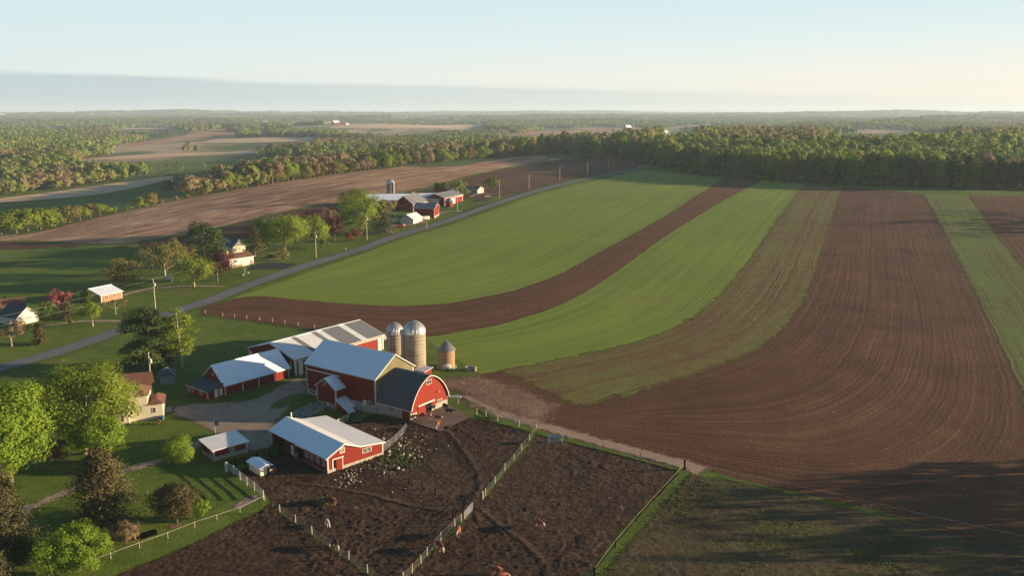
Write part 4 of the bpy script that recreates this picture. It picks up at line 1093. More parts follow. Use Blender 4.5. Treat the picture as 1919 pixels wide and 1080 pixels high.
def silo(label, loc, r, h, dome, chute_ang, rot=0):
    t = thing('silo', label, 'silo', loc, rot, None)
    MB().lathe([(r, -.5), (r, h)], 40).build('wall', STAVE, t, True)
    d = MB().lathe([(r * 1.02, h - .12), (r * 1.02, h)] + [(r * 1.02 * math.cos(q), h + dome * math.sin(q)) for q in np.linspace(.06, 1.45, 10)] + [(.25, h + dome + .06)], 40).build('dome', DOME, t, True)
    dome_ribs(r * 1.02, dome, h).build('dome_ribs', DOME, d)
    c, s = math.cos(chute_ang), math.sin(chute_ang)
    M = Matrix.Rotation(chute_ang, 4, 'Z')
    MB().tube([(r + .32, 0, 0), (r + .32, 0, h + .1)], .38, 10, True, M).box(r - .1, -.45, h - .3, r + .8, .45, h + .9, M).build('chute', CONCRETE if dome > 2.3 else WHITE, t)
    mb = MB()
    for zz in np.arange(1.0, h, 1.1): mb.lathe([(r + .012, zz), (r + .035, zz + .03), (r + .012, zz + .06)], 36)
    mb.build('hoops', WOOD, t)
    return t
p = G(778, 700); silo('taller of the two domed concrete silos beside the barns', (p.x, p.y, 0), 2.68, 10.2, 2.75, R(205))
p = G(741, 692); silo('shorter domed silo tucked behind its taller twin', (p.x, p.y + 1.0, 0), 2.1, 8.9, 2.5, R(235))
t = thing('silo_shed', 'small pale-roofed red lean-to at the foot of the taller silo', 'shed', (p.x + 5.2, p.y - 6.6, 0), ROT)
MB().box(0, 0, -.5, 3.4, 2.6, 1.9).build('wall', BARN_RED, t)
MB().slab([(-.3, -.3, 1.92), (3.7, -.3, 1.92), (3.7, 2.9, 2.4), (-.3, 2.9, 2.4)], .1).build('roof', ROOF_PALE, t)
# corn crib
p = G(837, 688)
t = thing('corn_crib', 'round tan corn crib with a grey conical roof at the edge of the green strip', 'corn crib', (p.x, p.y, 0))
MESHM = wall_mat('crib_mesh', (.33, .22, .11), (.2, .13, .07), horiz=.28, dirt=.5, bumps=.5, scale=2)
MB().lathe([(2.05, 0), (2.05, 4.6)], 32).build('wall', MESHM, t, True)
MB().lathe([(2.3, 4.45), (2.3, 4.52), (.2, 6.7), (.12, 6.95)], 32).build('roof', ROOF_GREY, t)
mb = MB()
for k in range(24):
    a = 2 * math.pi * k / 24; mb.tube([(2.31 * math.cos(a), 2.31 * math.sin(a), 4.54), (.2 * math.cos(a), .2 * math.sin(a), 6.74)], .03, 4)
mb.build('roof_seams', STEEL, t)
mb = MB()
for zz in np.arange(.5, 4.6, .8): mb.lathe([(2.06, zz), (2.1, zz + .04), (2.06, zz + .08)], 32)
mb.build('hoops', STEEL, t)
MB().lathe([(2.5, -.4), (2.5, .12)], 28).build('slab', CONCRETE, t)
def tank(name, label, p, L, r, rot, legs=True, mat=None, cat='tank'):
    t = thing(name, label, cat, tuple(p), rot)
    prof = [(.02, -L / 2 - r * .55), (r * .6, -L / 2 - r * .42), (r * .92, -L / 2 - r * .15), (r, -L / 2), (r, L / 2), (r * .92, L / 2 + r * .15), (r * .6, L / 2 + r * .42), (.02, L / 2 + r * .55)]
    zc = r + (.35 if legs else .1)
    MB().lathe(prof, 18, Matrix.Translation((0, 0, zc)) @ Matrix.Rotation(math.pi / 2, 4, 'Y')).build('body', mat or WHITE, t, True)
    for x in (-L * .33, L * .33): MB().box(x - .12, -r * .75, -.2, x + .12, r * .75, zc - r * .6).build('cradle', CONCRETE, t)
    MB().lathe([(.14, 0), (.14, .22)], 10, Matrix.Translation((0, 0, zc + r - .03))).build('valve_cap', STEEL, t)
    return t
tank('fuel_tank', 'white fuel tank on cradles in front of the round corn crib', G(837.5, 694), 1.5, .55, .1)
tank('propane_tank', 'white propane tank on the lawn beyond the curving drive', G(317, 527), 2.3, .62, .1)
tank('white_tank', 'white tank showing behind the ridge of the striped machine shed', G(636, 618), 1.8, .7, .6)
tank('white_tank', 'white tank at the right end of the striped machine shed', G(722, 640), 2.4, .8, .6)
tank('milk_tank', 'cream tank between the white garage and the blue-roofed barn', G(797.5, 413.5), 3.6, 1.0, .55)
p = G(880, 694)
t = thing('water_trough', 'round stone-rimmed water trough by the track past the corn crib', 'trough', tuple(p))
MB().lathe([(1.1, -.2), (1.15, .75), (.95, .75), (.92, .25)], 22).build('basin', CONCRETE, t)
MB().lathe([(.94, .5), (.94, .55)], 22).build('water', GLASS, t)
p = G(889.5, 696)
tag(MB().lathe([(.42, 0), (.46, .3), (.46, .8), (.42, 1.15)], 14).build('barrel', WOOD), 'brown barrel next to the round trough', 'barrel').location = p

# ------------------------------------------------------------------ houses along the road
def house(name, label, cat, xy, rot, L, W, he, hr, wall, roof, z=None, trim=WHITE, ov=.4):
    zz = tz(*xy) if z is None else z
    t = thing(name, label, cat, (xy[0], xy[1], zz), rot)
    gable_shell(t, L, W, he, hr, wall); gable_roof(t, L, W, he, hr, roof, ov, trim=trim)
    return t
# white garage house at the left edge (gable faces the road)
r_ = 2.67
o = np.array([-145.05, 245.76]); bb = np.array([-math.sin(r_), math.cos(r_)])
o2 = o + bb * -6.99
# local: x = ridge direction (back), y across; origin so that y>0
t = house('house', 'white gabled garage house with a dark roof at the left edge of the view', 'house', tuple(o2), r_, 8.3, 6.99, 2.3, 4.86, WHITE, SHINGLE)
Ml = frameM('left', 8.3, 6.99)
dd = MB().box(1.0, .02, 0, 5.0, .07, 2.0, Ml).build('garage_door', CREAM, t)
MB().box(1.2, .07, 1.55, 4.8, .09, 1.8, Ml).build('pane', GLASS, dd)
q = o2 + np.array([math.cos(r_), math.sin(r_)]) * 8.4 + bb * 1
t2 = house('house', 'brown-roofed wing running off the left edge behind the white garage gable', 'house', (q[0] - 9, q[1] - 5.5), .6, 13, 9, 2.5, 5.3, BRICK, SHINGLE_BROWN)
window(t2, frameM('front', 13, 9), 8, .9, 1.6, 1.2)
# brick ranch house
t = house('ranch_house', 'low tan brick ranch house with a pale metal roof beside the pink tree', 'house', (-133.56, 274.51), 1.08, 7.9, 10.86, 2.58, 4.15, BRICK, ROOF_SHADE_TINT)
Mf, Ml = frameM('front', 7.9, 10.86), frameM('left', 7.9, 10.86)
window(t, Mf, 1.2, 1.0, 1.5, 1.1, cols=2); window(t, Mf, 4.6, 1.0, 1.2, 1.1)
window(t, Ml, 2, 1, 1.4, 1.1); door(t, Ml, 6, 0, 1, 2.05, WHITE)
MB().tube([(3.0, 2.4, 3.2), (3.0, 2.4, 4.3)], .13, 8).build('vent_pipe', WHITE, t)
corner_boards(t, 7.9, 10.86, 2.5)
# raised ranch house
t = house('split_level_house', 'bright white split-level house with a brown roof and a garage, past the purple maple', 'house', (-108.79, 328.39), .88, 10.6, 7.86, 3.52, 4.83, WHITE, SHINGLE_BROWN)
foundation(t, 10.6, 7.86, .9, BRICK)
Mf = frameM('front', 10.6, 7.86)
window(t, Mf, 1.7, 1.8, 1.5, 1.3); window(t, Mf, .9, .2, 1.6, .6, out=.07)
MB().box(5.2, .07, 0, 8.4, .13, 2.4, Mf).build('garage_door', WHITE, t); door(t, Mf, 9.2, .0, .95, 2.1, BRICK, out=.07)
corner_boards(t, 10.6, 7.86, 3.4, zb=.9)
MB().box(2.0, 5.0, 4.0, 2.9, 5.7, 6.0).build('chimney', BRICK, t)
p = G(455, 479)
t = house('shed', 'cream shed with a bright blue-grey roof rising behind the split-level house', 'shed', (p.x, p.y + 4, ), 2.62, 10.5, 7.0, 3.6, 6.4, CREAM, SHINGLE_BLUE)
p = G(443, 501)
tag(MB().tube([(0, 0, 0), (0, 0, 7)], .06).build('flagpole', WHITE), 'bare white flagpole on the split-level house lawn', 'flagpole').location = G(459.5, 514)
for px, py, lb in ((455, 516.5, 'pale boulder left of the flagpole foot'), (464.5, 513, 'larger pale boulder right of the flagpole foot')):
    o = tag(MB().lathe([(.3, -.1), (.55, .12), (.5, .42), (.2, .6)], 9).build('boulder', STONE, smooth=True), lb, 'boulder'); o.location = G(px, py)
# ------------------------------------------------------------------ farm across the road
t = house('barn', 'dark red gambrel-end barn with a grey roof in the farm across the road', 'barn', (-53.63, 468.37), 1.17, 15.97, 11.61, 4.19, 8.32, BARN_RED, ROOF_GREY)
corner_boards(t, 15.97, 11.61, 4.1)
MB().box(2, .02, .3, 8, .08, 3.4, frameM('front', 15.97, 11.61)).build('sliding_door', OLD_RED, t)
r_ = 2.99 + math.pi
ox, oy = -40.19 + math.cos(2.99) * 10.85, 445.41 + math.sin(2.99) * 10.85
# origin at the far end; local x runs toward the lit gable
t = house('barn', 'narrow red barn with a dark blue roof and a lit white-edged gable beside the road', 'barn', (ox, oy), 2.99 - math.pi, 10.85, 10.6, 5.36, 7.3, BARN_RED, SHINGLE_BLUE)
foundation(t, 10.85, 10.6, 1.3); corner_boards(t, 10.85, 10.6, 5.3, zb=1.3)
Mr = frameM('right', 10.85, 10.6); window(t, Mr, 3.5, .35, 2.2, .7, out=.06)
MB().box(7.2, .02, -.3, 10.2, .09, 1.9, frameM('front', 10.85, 10.6)).build('side_door', OLD_RED, t)
t = house('garage', 'white garage with twin doors and a pale roof nearest the road in the far farm', 'garage', (-49.12, 427.96), 1.22, 10.28, 7.03, 2.6, 4.73, WHITE, ROOF_PALE)
Mf = frameM('front', 10.28, 7.03)
for s in (.8, 5.2): MB().box(s, .02, 0, s + 3.8, .08, 2.1, Mf).build('garage_door', WHITE, t)
window(t, frameM('left', 10.28, 7.03), 3.1, 2.9, .8, .7, cols=1, rws=1)
t = house('machine_shed', 'red machine shed with grey roof and big white door in the far farm', 'shed', (-38.21, 490.09), 1.18, 23.73, 11.97, 4.57, 6.72, BARN_RED, ROOF_GREY)
MB().box(2.5, .02, 0, 8.5, .1, 4.0, frameM('left', 23.73, 11.97)).build('big_door', WHITE, t)
Mf = frameM('front', 23.73, 11.97)
MB().box(8.0, .02, 0, 13.5, .1, 3.7, Mf).build('big_door', WHITE, t); MB().box(13.6, .02, 3.75, 23.7, .1, 4.1, Mf).build('door_track', WHITE, t)
corner_boards(t, 23.73, 11.97, 4.5, w=.4)
bb = np.array([-math.sin(2.61), math.cos(2.61)]); o2 = np.array([-21.86, 551.85]) - bb * 7.02
t = house('cottage', 'small white house with a dark roof beside the neat round tree', 'house', tuple(o2), 2.61, 10.94, 7.02, 2.8, 4.4, WHITE, SHINGLE)
window(t, frameM('left', 10.94, 7.02), 2.3, 1.0, 1.2, 1.2); door(t, frameM('left', 10.94, 7.02), 5.0, 0, 1, 2.1, BRICK)
MB().slab([(9.5, 7.0, 2.5), (14, 7.0, 2.5), (14, 10, 2.2), (9.5, 10, 2.2)], .12).build('porch_roof', WHITE, t)
for x in (9.7, 13.8): MB().box(x - .08, 9.7, -.5, x + .08, 9.85, 2.2).build('porch_post', WHITE, t)
p = G(757, 390)
t = house('dairy_barn', 'very long low barn with pale roof and red cupola behind the far silo', 'barn', (-82, 487), .18, 44, 12, 3.6, 6.4, WHITE, ROOF_SHADE_TINT)
cu = MB().box(26.0, 5.4, 6.2, 27.4, 6.8, 7.7).build('cupola', WHITE, t)
MB().prism([(25.8, 5.2, 7.7), (27.6, 5.2, 7.7), (26.7, 5.2, 8.6)], (0, 1.8, 0)).build('cupola_roof', BARN_RED, cu)
for s in (20, 29, 38): MB().box(s, 0, 0, s + .4, .0, 0).build('batten', WHITE, t) if False else None
p = G(700, 400)
t = house('shed', 'low pale-roofed shed behind the dark conifer in the far farm', 'shed', (-79, 441), .35, 16, 8, 2.6, 4.0, WHITE, ROOF_SHADE_TINT)
window(t, frameM('front', 16, 8), 11.2, .8, 1.4, 1.0)
p = G(696, 421)
t = house('house', 'low brown-roofed house in shade left of the dark conifer', 'house', (p.x - 4, p.y), .5, 9, 7, 2.5, 4.6, CREAM, SHINGLE_BROWN)
window(t, frameM('front', 9, 7), 2, .9, 1.4, 1.1)
p = G(732.5, 381); z0 = tz(p.x, p.y)
silo('domed stave silo of the far farm with a white chute', (p.x, p.y, z0), 2.3, 11.6, 2.4, R(-40))
p = G(842, 387)
t = thing('corn_crib', 'squat round red crib with a grey cone roof before the far machine shed', 'corn crib', tuple(p))
MB().lathe([(2.0, -.3), (2.0, 2.9)], 24).build('wall', OLD_RED, t, True)
MB().lathe([(2.6, 2.8), (2.6, 2.88), (.2, 4.9)], 24).build('roof', ROOF_GREY, t)
for k in range(4): MB().tube([(2.3 * math.cos(k * 1.57 + .4), 2.3 * math.sin(k * 1.57 + .4), -.3), (2.3 * math.cos(k * 1.57 + .4), 2.3 * math.sin(k * 1.57 + .4), 2.8)], .09).build('post', PALE_WOOD, t)

# vehicles
def car(label, p, rot, paint, van=False, group=None):
    t = thing('van' if van else 'car', label, 'van' if van else 'car', tuple(p), rot)
    Lk, Wk = (5.2, 2.0) if van else (4.4, 1.8)
    if van: prof = [(0, .35), (0, 1.6), (.15, 2.1), (3.9, 2.1), (4.5, 1.25), (5.15, 1.05), (5.2, .35)]
    else: prof = [(0, .35), (.03, .85), (.7, .95), (1.15, 1.4), (2.6, 1.42), (3.2, .95), (4.3, .78), (4.4, .35)]
    MB().prism([(x, -Wk / 2, z) for x, z in prof], (0, Wk, 0)).build('body', paint, t)
    g = [(1.0, 1.0), (1.25, 1.33), (2.55, 1.34), (2.95, 1.0)] if not van else [(2.9, 1.35), (2.9, 1.9), (3.85, 1.9), (4.25, 1.35)]
    MB().prism([(x, -Wk / 2 - .02, z) for x, z in g], (0, Wk + .04, 0)).build('window', GLASS, t)
    MB().prism([(g[3][0] + .02, -Wk / 2 + .15, g[3][1] + .02), (g[2][0] + .09, -Wk / 2 + .15, g[2][1] + .04), (g[2][0] + .13, -Wk / 2 + .15, g[2][1] + .02), (g[3][0] + .08, -Wk / 2 + .15, g[3][1] + .0)], (0, Wk - .3, 0)).build('windscreen', GLASS, t)
    for x in (.85, Lk - .9):
        for s in (-1, 1):
            w = MB().lathe([(.2, -.11), (.33, -.11), (.33, .11), (.2, .11)], 14, Matrix.Translation((x, s * (Wk / 2 - .1), .33)) @ Matrix.Rotation(math.pi / 2, 4, 'X')).build('wheel', BLACK, t)
            MB().lathe([(.19, -.12), (.19, .12)], 10, Matrix.Translation((x, s * (Wk / 2 - .1), .33)) @ Matrix.Rotation(math.pi / 2, 4, 'X')).build('rim', STEEL, w)
    for s in (-1, 1): MB().box(Lk - .04, s * Wk * .36 - .15, .62, Lk + .02, s * Wk * .36 + .15, .76).build('headlight', WHITE, t)
    return t
car('red car parked on the far farm drive by the dark conifer', G(742, 427), .2, RED_CAR)
car('white van parked behind the red car', G(739, 418), 1.4, WHITE, True)
car('dark car parked under the trees beyond the split-level house', G(497, 484), .2, BLACK)
# small things around the far houses
for px, py, lb in ((716, 432, 'cream barrel at the foot of the dark conifer in the far farm'), (757, 424, 'white barrel beside the white garage of the far farm')):
    o = tag(MB().lathe([(.4, 0), (.45, .4), (.4, 1.2)], 12).build('barrel', WHITE), lb, 'barrel'); o.location = G(px, py)
p = G(914, 370)
t = thing('garden_bench', 'white bench beside the garden plot of the small white house', 'bench', tuple(p), .2)
MB().box(-1.6, -.3, .45, 1.6, .3, .55).build('seat', WHITE, t); MB().box(-1.6, .25, .6, 1.6, .33, 1.1).build('backrest', WHITE, t)
for x in (-1.4, 1.4): MB().box(x - .08, -.28, -.1, x + .08, .28, .45).build('leg', WHITE, t)

# distant farm buildings, each with its own walls and roof
FAR = [(105, 238, 13, 4.0, ROOF_PALE, WHITE, 'long white-roofed shed among dark trees on the far left'), (188, 224, 5, 3, ROOF_PALE, WHITE, 'small white building, left one of a distant pair near the left horizon'),
       (226, 227, 9, 2.2, ROOF_PALE, BRICK, 'low tan-roofed building right of the distant pair'), (386, 237, 5, 3.5, ROOF_PALE, WHITE, 'white farm building above the brown field on the left'),
       (632, 233, 11, 6, ROOF_SHADE_TINT, BARN_RED, 'distant red barn with a pale roof, biggest on the left half of the plain'), (619, 232, 3.5, 3.4, ROOF_PALE, WHITE, 'tiny white shed left of the distant red barn'),
       (652, 234, 5, 3, ROOF_PALE, WHITE, 'white shed right of the distant red barn'), (674, 231, 4, 2.6, ROOF_PALE, WHITE, 'white house far right of the distant red barn'),
       (497, 231, 5, 3, ROOF_PALE, BARN_RED, 'tiny red shed on the plain above the pine plantation'), (858, 229, 11, 5, ROOF_PALE, WHITE, 'distant white farmstead in the pale field right of centre-left'), (842, 228, 3, 2.6, ROOF_PALE, WHITE, 'small white shed left of the distant white farmstead'),
       (1182, 243, 13, 7, ROOF_SHADE_TINT, BARN_RED, 'red barn with a white roof standing above the forest left of the pale one'), (1170, 243, 4, 4, ROOF_PALE, WHITE, 'small white outbuilding left of the red barn above the forest'), (1155, 246, 8, 4, SHINGLE, BLACK, 'dark low shed left of the red barn above the forest'),
       (1252, 254, 16, 8, ROOF_PALE, WHITE, 'white barn with a pale roof rising out of the forest canopy'), (1830, 258, 18, 5, ROOF_SHADE_TINT, CONCRETE, 'grey-blue long roof among the trees on the far right'),
       (1273, 300, 8, 14, SHINGLE_BLUE, CONCRETE, 'grey-blue house half hidden in the forest edge'), (1058, 285, 14, 5, SHINGLE, WHITE, 'dark-roofed house in the trees on the ridge'), (1072, 284, 7, 4, ROOF_PALE, WHITE, 'white shed beside the dark-roofed house on the ridge'), (1047, 286, 6, 4, ROOF_PALE, WHITE, 'white outbuilding left of the dark-roofed house on the ridge'),
       (742, 231, 4, 2.5, ROOF_PALE, WHITE, 'pale cottage in the middle of the distant plain'), (752, 230, 3, 2.5, ROOF_PALE, WHITE, 'white shed right of the pale cottage on the plain'), (4, 216, 8, 3, ROOF_PALE, WHITE, 'white building on the skyline at the left edge'), (135, 212, 5, 3, ROOF_PALE, WHITE, 'white speck of a farm on the left skyline')]
for px, py, w, h, rm, wm, lb in FAR:
    p = G(px, py); k = 1 / pxm(p)
    Lw, He = w * k * 1.15, h * k * 1.2
    Wd = min(Lw * .7, 14)
    t = thing('farm_building', lb, 'farm building', (p.x - Lw / 2, p.y, p.z), .75)
    gable_shell(t, Lw, Wd, He * .55, He, wm, zb=-3); gable_roof(t, Lw, Wd, He * .55, He, rm, .5 if Lw < 40 else 1.0, .3)
for px, py, h, w, lb in ((1066, 224, 7, 2.2, 'pale silo standing by itself on the far plain, taller of two'), (1081, 224, 4, 2, 'shorter pale silo right of the tall one on the far plain'), (491, 246, 8, 5, 'cream silo stump on the plain above the tan strip'), (1187, 240, 6, 2.4, 'white silo behind the red barn above the forest')):
    p = G(px, py); k = 1 / pxm(p)
    t = thing('silo', lb, 'silo', tuple(p))
    MB().lathe([(w * k / 2, -3), (w * k / 2, h * k * .8)], 14).build('wall', STAVE, t, True)
    MB().lathe([(w * k / 2, h * k * .8), (w * k * .35, h * k * .94), (.1, h * k)], 14).build('dome', DOME, t, True)

# ------------------------------------------------------------------ trees
LIME = leaf_mat('lime_leaves', (.10, .165, .014), (.18, .275, .022), (.27, .36, .036), .45)
YELLOWGREEN = leaf_mat('yellow_green_leaves', (.125, .175, .018), (.20, .262, .027), (.295, .35, .045), .45)
GREEN = leaf_mat('green_leaves', (.07, .105, .016), (.12, .17, .024), (.19, .24, .036), .42)
OLIVELEAF = leaf_mat('olive_leaves', (.125, .115, .03), (.20, .18, .05), (.28, .24, .08), .4)
TAN = leaf_mat('budding_twigs', (.15, .10, .05), (.23, .165, .085), (.3, .22, .115), .35)
BROWNTREE = leaf_mat('brown_twigs', (.13, .07, .042), (.2, .115, .068), (.26, .16, .095), .3)
PURPLE = leaf_mat('purple_leaves', (.055, .011, .013), (.09, .019, .018), (.14, .034, .026), .35)
REDLEAF = leaf_mat('red_leaves', (.14, .022, .018), (.22, .04, .03), (.30, .065, .045), .4)
PINK = leaf_mat('pink_blossom', (.28, .07, .08), (.42, .12, .12), (.52, .19, .16), .4)
PINE = leaf_mat('pine_needles', (.028, .05, .014), (.06, .095, .022), (.125, .155, .034), .25)
SPRUCE = leaf_mat('spruce_needles', (.024, .03, .012), (.05, .05, .018), (.105, .09, .035), .2)
JUNIPER = leaf_mat('juniper_needles', (.035, .033, .012), (.075, .064, .021), (.14, .115, .04), .2)
DARKGREEN = leaf_mat('dark_green_leaves', (.026, .045, .012), (.055, .088, .017), (.10, .14, .028), .35)

def unit(v): return v / np.maximum(np.linalg.norm(v, axis=-1, keepdims=True), 1e-9)
def leaf_quads(P, Nn, size, rs, aspect=1.5):
    """one small quad per point, facing roughly along Nn"""
    n = len(P)
    a = unit(np.cross(Nn, rs.normal(size=(n, 3)))); b = np.cross(Nn, a)
    s = size * rs.uniform(.65, 1.35, (n, 1))
    a = a * s * aspect / 2; b = b * s / 2
    bend = Nn * s * .18
    V = np.stack([P - a, P - b - bend, P + a, P + b - bend], 1)
    return V
def crown_points(kind, h, w, n, rs, base=.3):
    """points, outward directions and tint of n leaves of a crown of height h and width w, standing on z = 0"""
    r = w / 2
    if kind == 'round':
        K = max(10, int(n / 70)); K = min(K, 90)
        zc = h * (base + 1) / 2; hz = h * (1 - base) / 2
        d = unit(rs.normal(size=(K, 3)))
        rad = rs.uniform(.35, .9, (K, 1)) ** .6
        lob = 1 + .16 * np.sin(3 * np.arctan2(d[:, 1:2], d[:, 0:1]) + rs.uniform(0, 6)) + rs.uniform(-.16, .12, (K, 1))
        taper = np.where(d[:, 2:3] < 0, 1.0, 1 - .12 * d[:, 2:3])
        C = d * rad * lob * np.array([r * .86, r * .86, hz * .86]) * taper
        C[:, 2] += zc
        rc = rs.uniform(.17, .34, K) * min(r, hz) * 1.15
        idx = rs.randint(0, K, n)
        u = unit(rs.normal(size=(n, 3)) + unit(C[idx] - np.array([0, 0, zc])) * .55 + np.array([0, 0, .35]))
        rr = rc[idx] * rs.uniform(.35, 1.12, n) ** .5
        P = C[idx] + u * rr[:, None] * np.array([1.15, 1.15, .8])
        P += rs.normal(0, .03 * r, P.shape)
        D = unit(u * .8 + unit(P - np.array([0, 0, zc])) * .6)
        tint = np.clip(rs.uniform(0.1, .9, K)[idx] * .55 + rs.uniform(0, .45, n), 0, 1)
        return P, D, tint, C
    if kind in ('spruce', 'cone'):
        K = max(24, int(n / 40)); K = min(K, 160)
        t = rs.uniform(0, 1, K) ** .75
        zc = h * (.06 + .93 * t)
        ang = np.arange(K) * 2.399963 + rs.uniform(-.4, .4, K)
        R_ = r * (1 - t) ** (.85 if kind == 'spruce' else .6) * rs.uniform(.72, 1.12, K) + .02 * r
        idx = rs.randint(0, K, n)
        s = rs.uniform(0, 1, n) ** .6
        droop = -.16 * R_[idx] * s ** 1.5
        rr = R_[idx] * s
        spread = (.10 + .16 * s) * R_[idx] + .03 * r
        a = ang[idx]
        P = np.stack([rr * np.cos(a), rr * np.sin(a), zc[idx] + droop], 1) + rs.normal(0, 1, (n, 3)) * spread[:, None] * np.array([1, 1, .45])
        D = unit(np.stack([np.cos(a), np.sin(a), np.full(n, .75)], 1) + rs.normal(0, .35, (n, 3)))
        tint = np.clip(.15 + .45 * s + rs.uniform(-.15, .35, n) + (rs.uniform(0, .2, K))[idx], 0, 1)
        return P, D, tint, np.stack([R_ * .7 * np.cos(ang), R_ * .7 * np.sin(ang), zc], 1)
    if kind == 'pine':
        K = max(22, int(n / 110)); K = min(K, 60)
        t = rs.uniform(0, 1, K)
        zc = h * (base + (.97 - base) * t)
        env = np.sin(np.pi * np.clip(.22 + .74 * t, 0, 1)) ** .7
        ang = np.arange(K) * 2.399963 + rs.uniform(-.6, .6, K)
        R_ = r * env * rs.uniform(.4, 1.0, K)
        C = np.stack([R_ * np.cos(ang) * .8, R_ * np.sin(ang) * .8, zc], 1)
        rc = r * rs.uniform(.2, .38, K)
        idx = rs.randint(0, K, n)
        u = unit(rs.normal(size=(n, 3)) + np.array([0, 0, .4]))
        P = C[idx] + u * (rc[idx] * rs.uniform(.2, 1.1, n) ** .5)[:, None] * np.array([1.25, 1.25, .42])
        D = unit(u + np.array([0, 0, .5]) + rs.normal(0, .3, (n, 3)))
        tint = np.clip(rs.uniform(.05, .75, K)[idx] + rs.uniform(-.1, .3, n), 0, 1)
        return P, D, tint, C
    if kind == 'dome':      # billowing spring crown: overlapping rounded masses
        K = 12
        zc = h * (base + 1) / 2; hz = h * (1 - base) / 2
        d = unit(np.vstack([[0, 0, 1.2], rs.normal(size=(K - 1, 3)) * np.array([1, 1, .75]) + np.array([0, 0, .02])]))
        C = d * rs.uniform(.38, .62, (K, 1)) * np.array([r, r, hz]) + np.array([0, 0, zc])
        rc = rs.uniform(.42, .62, K)
        idx = rs.randint(0, K, n)
        u = unit(rs.normal(size=(n, 3)) + d[idx] * .8 + np.array([0, 0, .3]))
        P = C[idx] + u * (rc[idx] * rs.uniform(.75, 1.06, n))[:, None] * np.array([r, r, hz * .85])
        P[:, 2] = np.maximum(P[:, 2], h * base * .5 + .02 * h)
        return P, unit(u + rs.normal(0, .12, u.shape)), np.clip(rs.uniform(.2, .8, K)[idx] * .6 + rs.uniform(0, .4, n), 0, 1), C
    if kind == 'ball':
        d = unit(rs.normal(size=(n, 3))); rr = rs.uniform(.55, 1.0, n) ** .4 * (1 + .10 * np.sin(d[:, 0] * 7 + 1) * np.sin(d[:, 1] * 6 + d[:, 2] * 5) + .05 * np.sin(d[:, 2] * 11 + d[:, 0] * 9))
        P = d * rr[:, None] * np.array([r, r, h * .52]) + np.array([0, 0, h * .5])
        P[:, 2] = np.maximum(P[:, 2], .05)
        return P, d, np.clip(rs.uniform(.1, .9, n), 0, 1), P[:8] * .8
    if kind == 'shrub':
        return crown_points('round', h, w, n, rs, base=.02)
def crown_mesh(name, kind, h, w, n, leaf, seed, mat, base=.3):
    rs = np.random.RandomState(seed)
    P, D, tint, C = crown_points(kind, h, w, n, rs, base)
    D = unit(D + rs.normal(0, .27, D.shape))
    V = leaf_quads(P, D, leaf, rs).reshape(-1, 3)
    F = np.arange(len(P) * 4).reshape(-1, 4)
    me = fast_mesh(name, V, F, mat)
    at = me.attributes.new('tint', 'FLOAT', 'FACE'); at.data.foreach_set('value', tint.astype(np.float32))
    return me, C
def trunk_mb(h, top, r0, C, rs, limbs=7):
    mb = MB(); b = rs.normal(0, .02 * h, 2)
    mb.tube([(0, 0, -.6), (0, 0, .25 * top), (b[0] * .6, b[1] * .6, .6 * top), (b[0], b[1], top)], [r0 * 1.35, r0, r0 * .72, r0 * .25], 8)
    if len(C):
        sel = C[rs.permutation(len(C))[:limbs]]
        for c in sel:
            z0 = min(max(c[2] * .55, .2 * top), .85 * top)
            m = np.array([c[0] * .45, c[1] * .45, (z0 + c[2]) / 2 - .02 * h])
            mb.tube([(b[0] * z0 / top, b[1] * z0 / top, z0), tuple(m), tuple(c)], [r0 * .45, r0 * .3, r0 * .1], 5)
    return mb
def tree(name, label, cat, loc, kind, h, w, n, leaf, mat, seed, base=.3, bark=None, limbs=8, group=None, r0=None):
    t = thing(name, label, cat, tuple(loc), (seed * 1.7) % 6.28, group)
    rs = np.random.RandomState(seed + 77)
    me, C = crown_mesh('crown' if kind not in ('shrub', 'ball') else 'foliage', kind, h, w, n, leaf, seed, mat, base)
    link_mesh('crown' if kind not in ('shrub', 'ball') else 'foliage', me, t)
    r0 = r0 or (.022 * h + .03)
    top = {'round': h * .72, 'dome': h * .7, 'spruce': h * .97, 'cone': h * .95, 'pine': h * .95, 'shrub': h * .55, 'ball': h * .5}[kind]
    trunk_mb(h, top, r0 if kind not in ('shrub', 'ball') else r0 * .6, C if kind in ('round', 'pine', 'shrub', 'dome') else C[:0], rs, limbs).build('trunk' if kind not in ('shrub', 'ball') else 'stem', bark or BARK, t, True)
    return t
def tree_px(name, label, cat, bx, by, ty, wpx, kind, mat, n, leaf, seed, base=.3, bark=None, limbs=8, group=None):
    p = G(bx, by); k = pxm(p)
    h = (CAM_H - p.z) * (by - ty) / (by - (540 - HORIZ))        # height from how far its top stands above its foot
    return tree(name, label, cat, p, kind, h, wpx / k * (1.18 if kind in ('round', 'pine', 'shrub') else 1.05), n, leaf, mat, seed, base, bark, limbs, group)

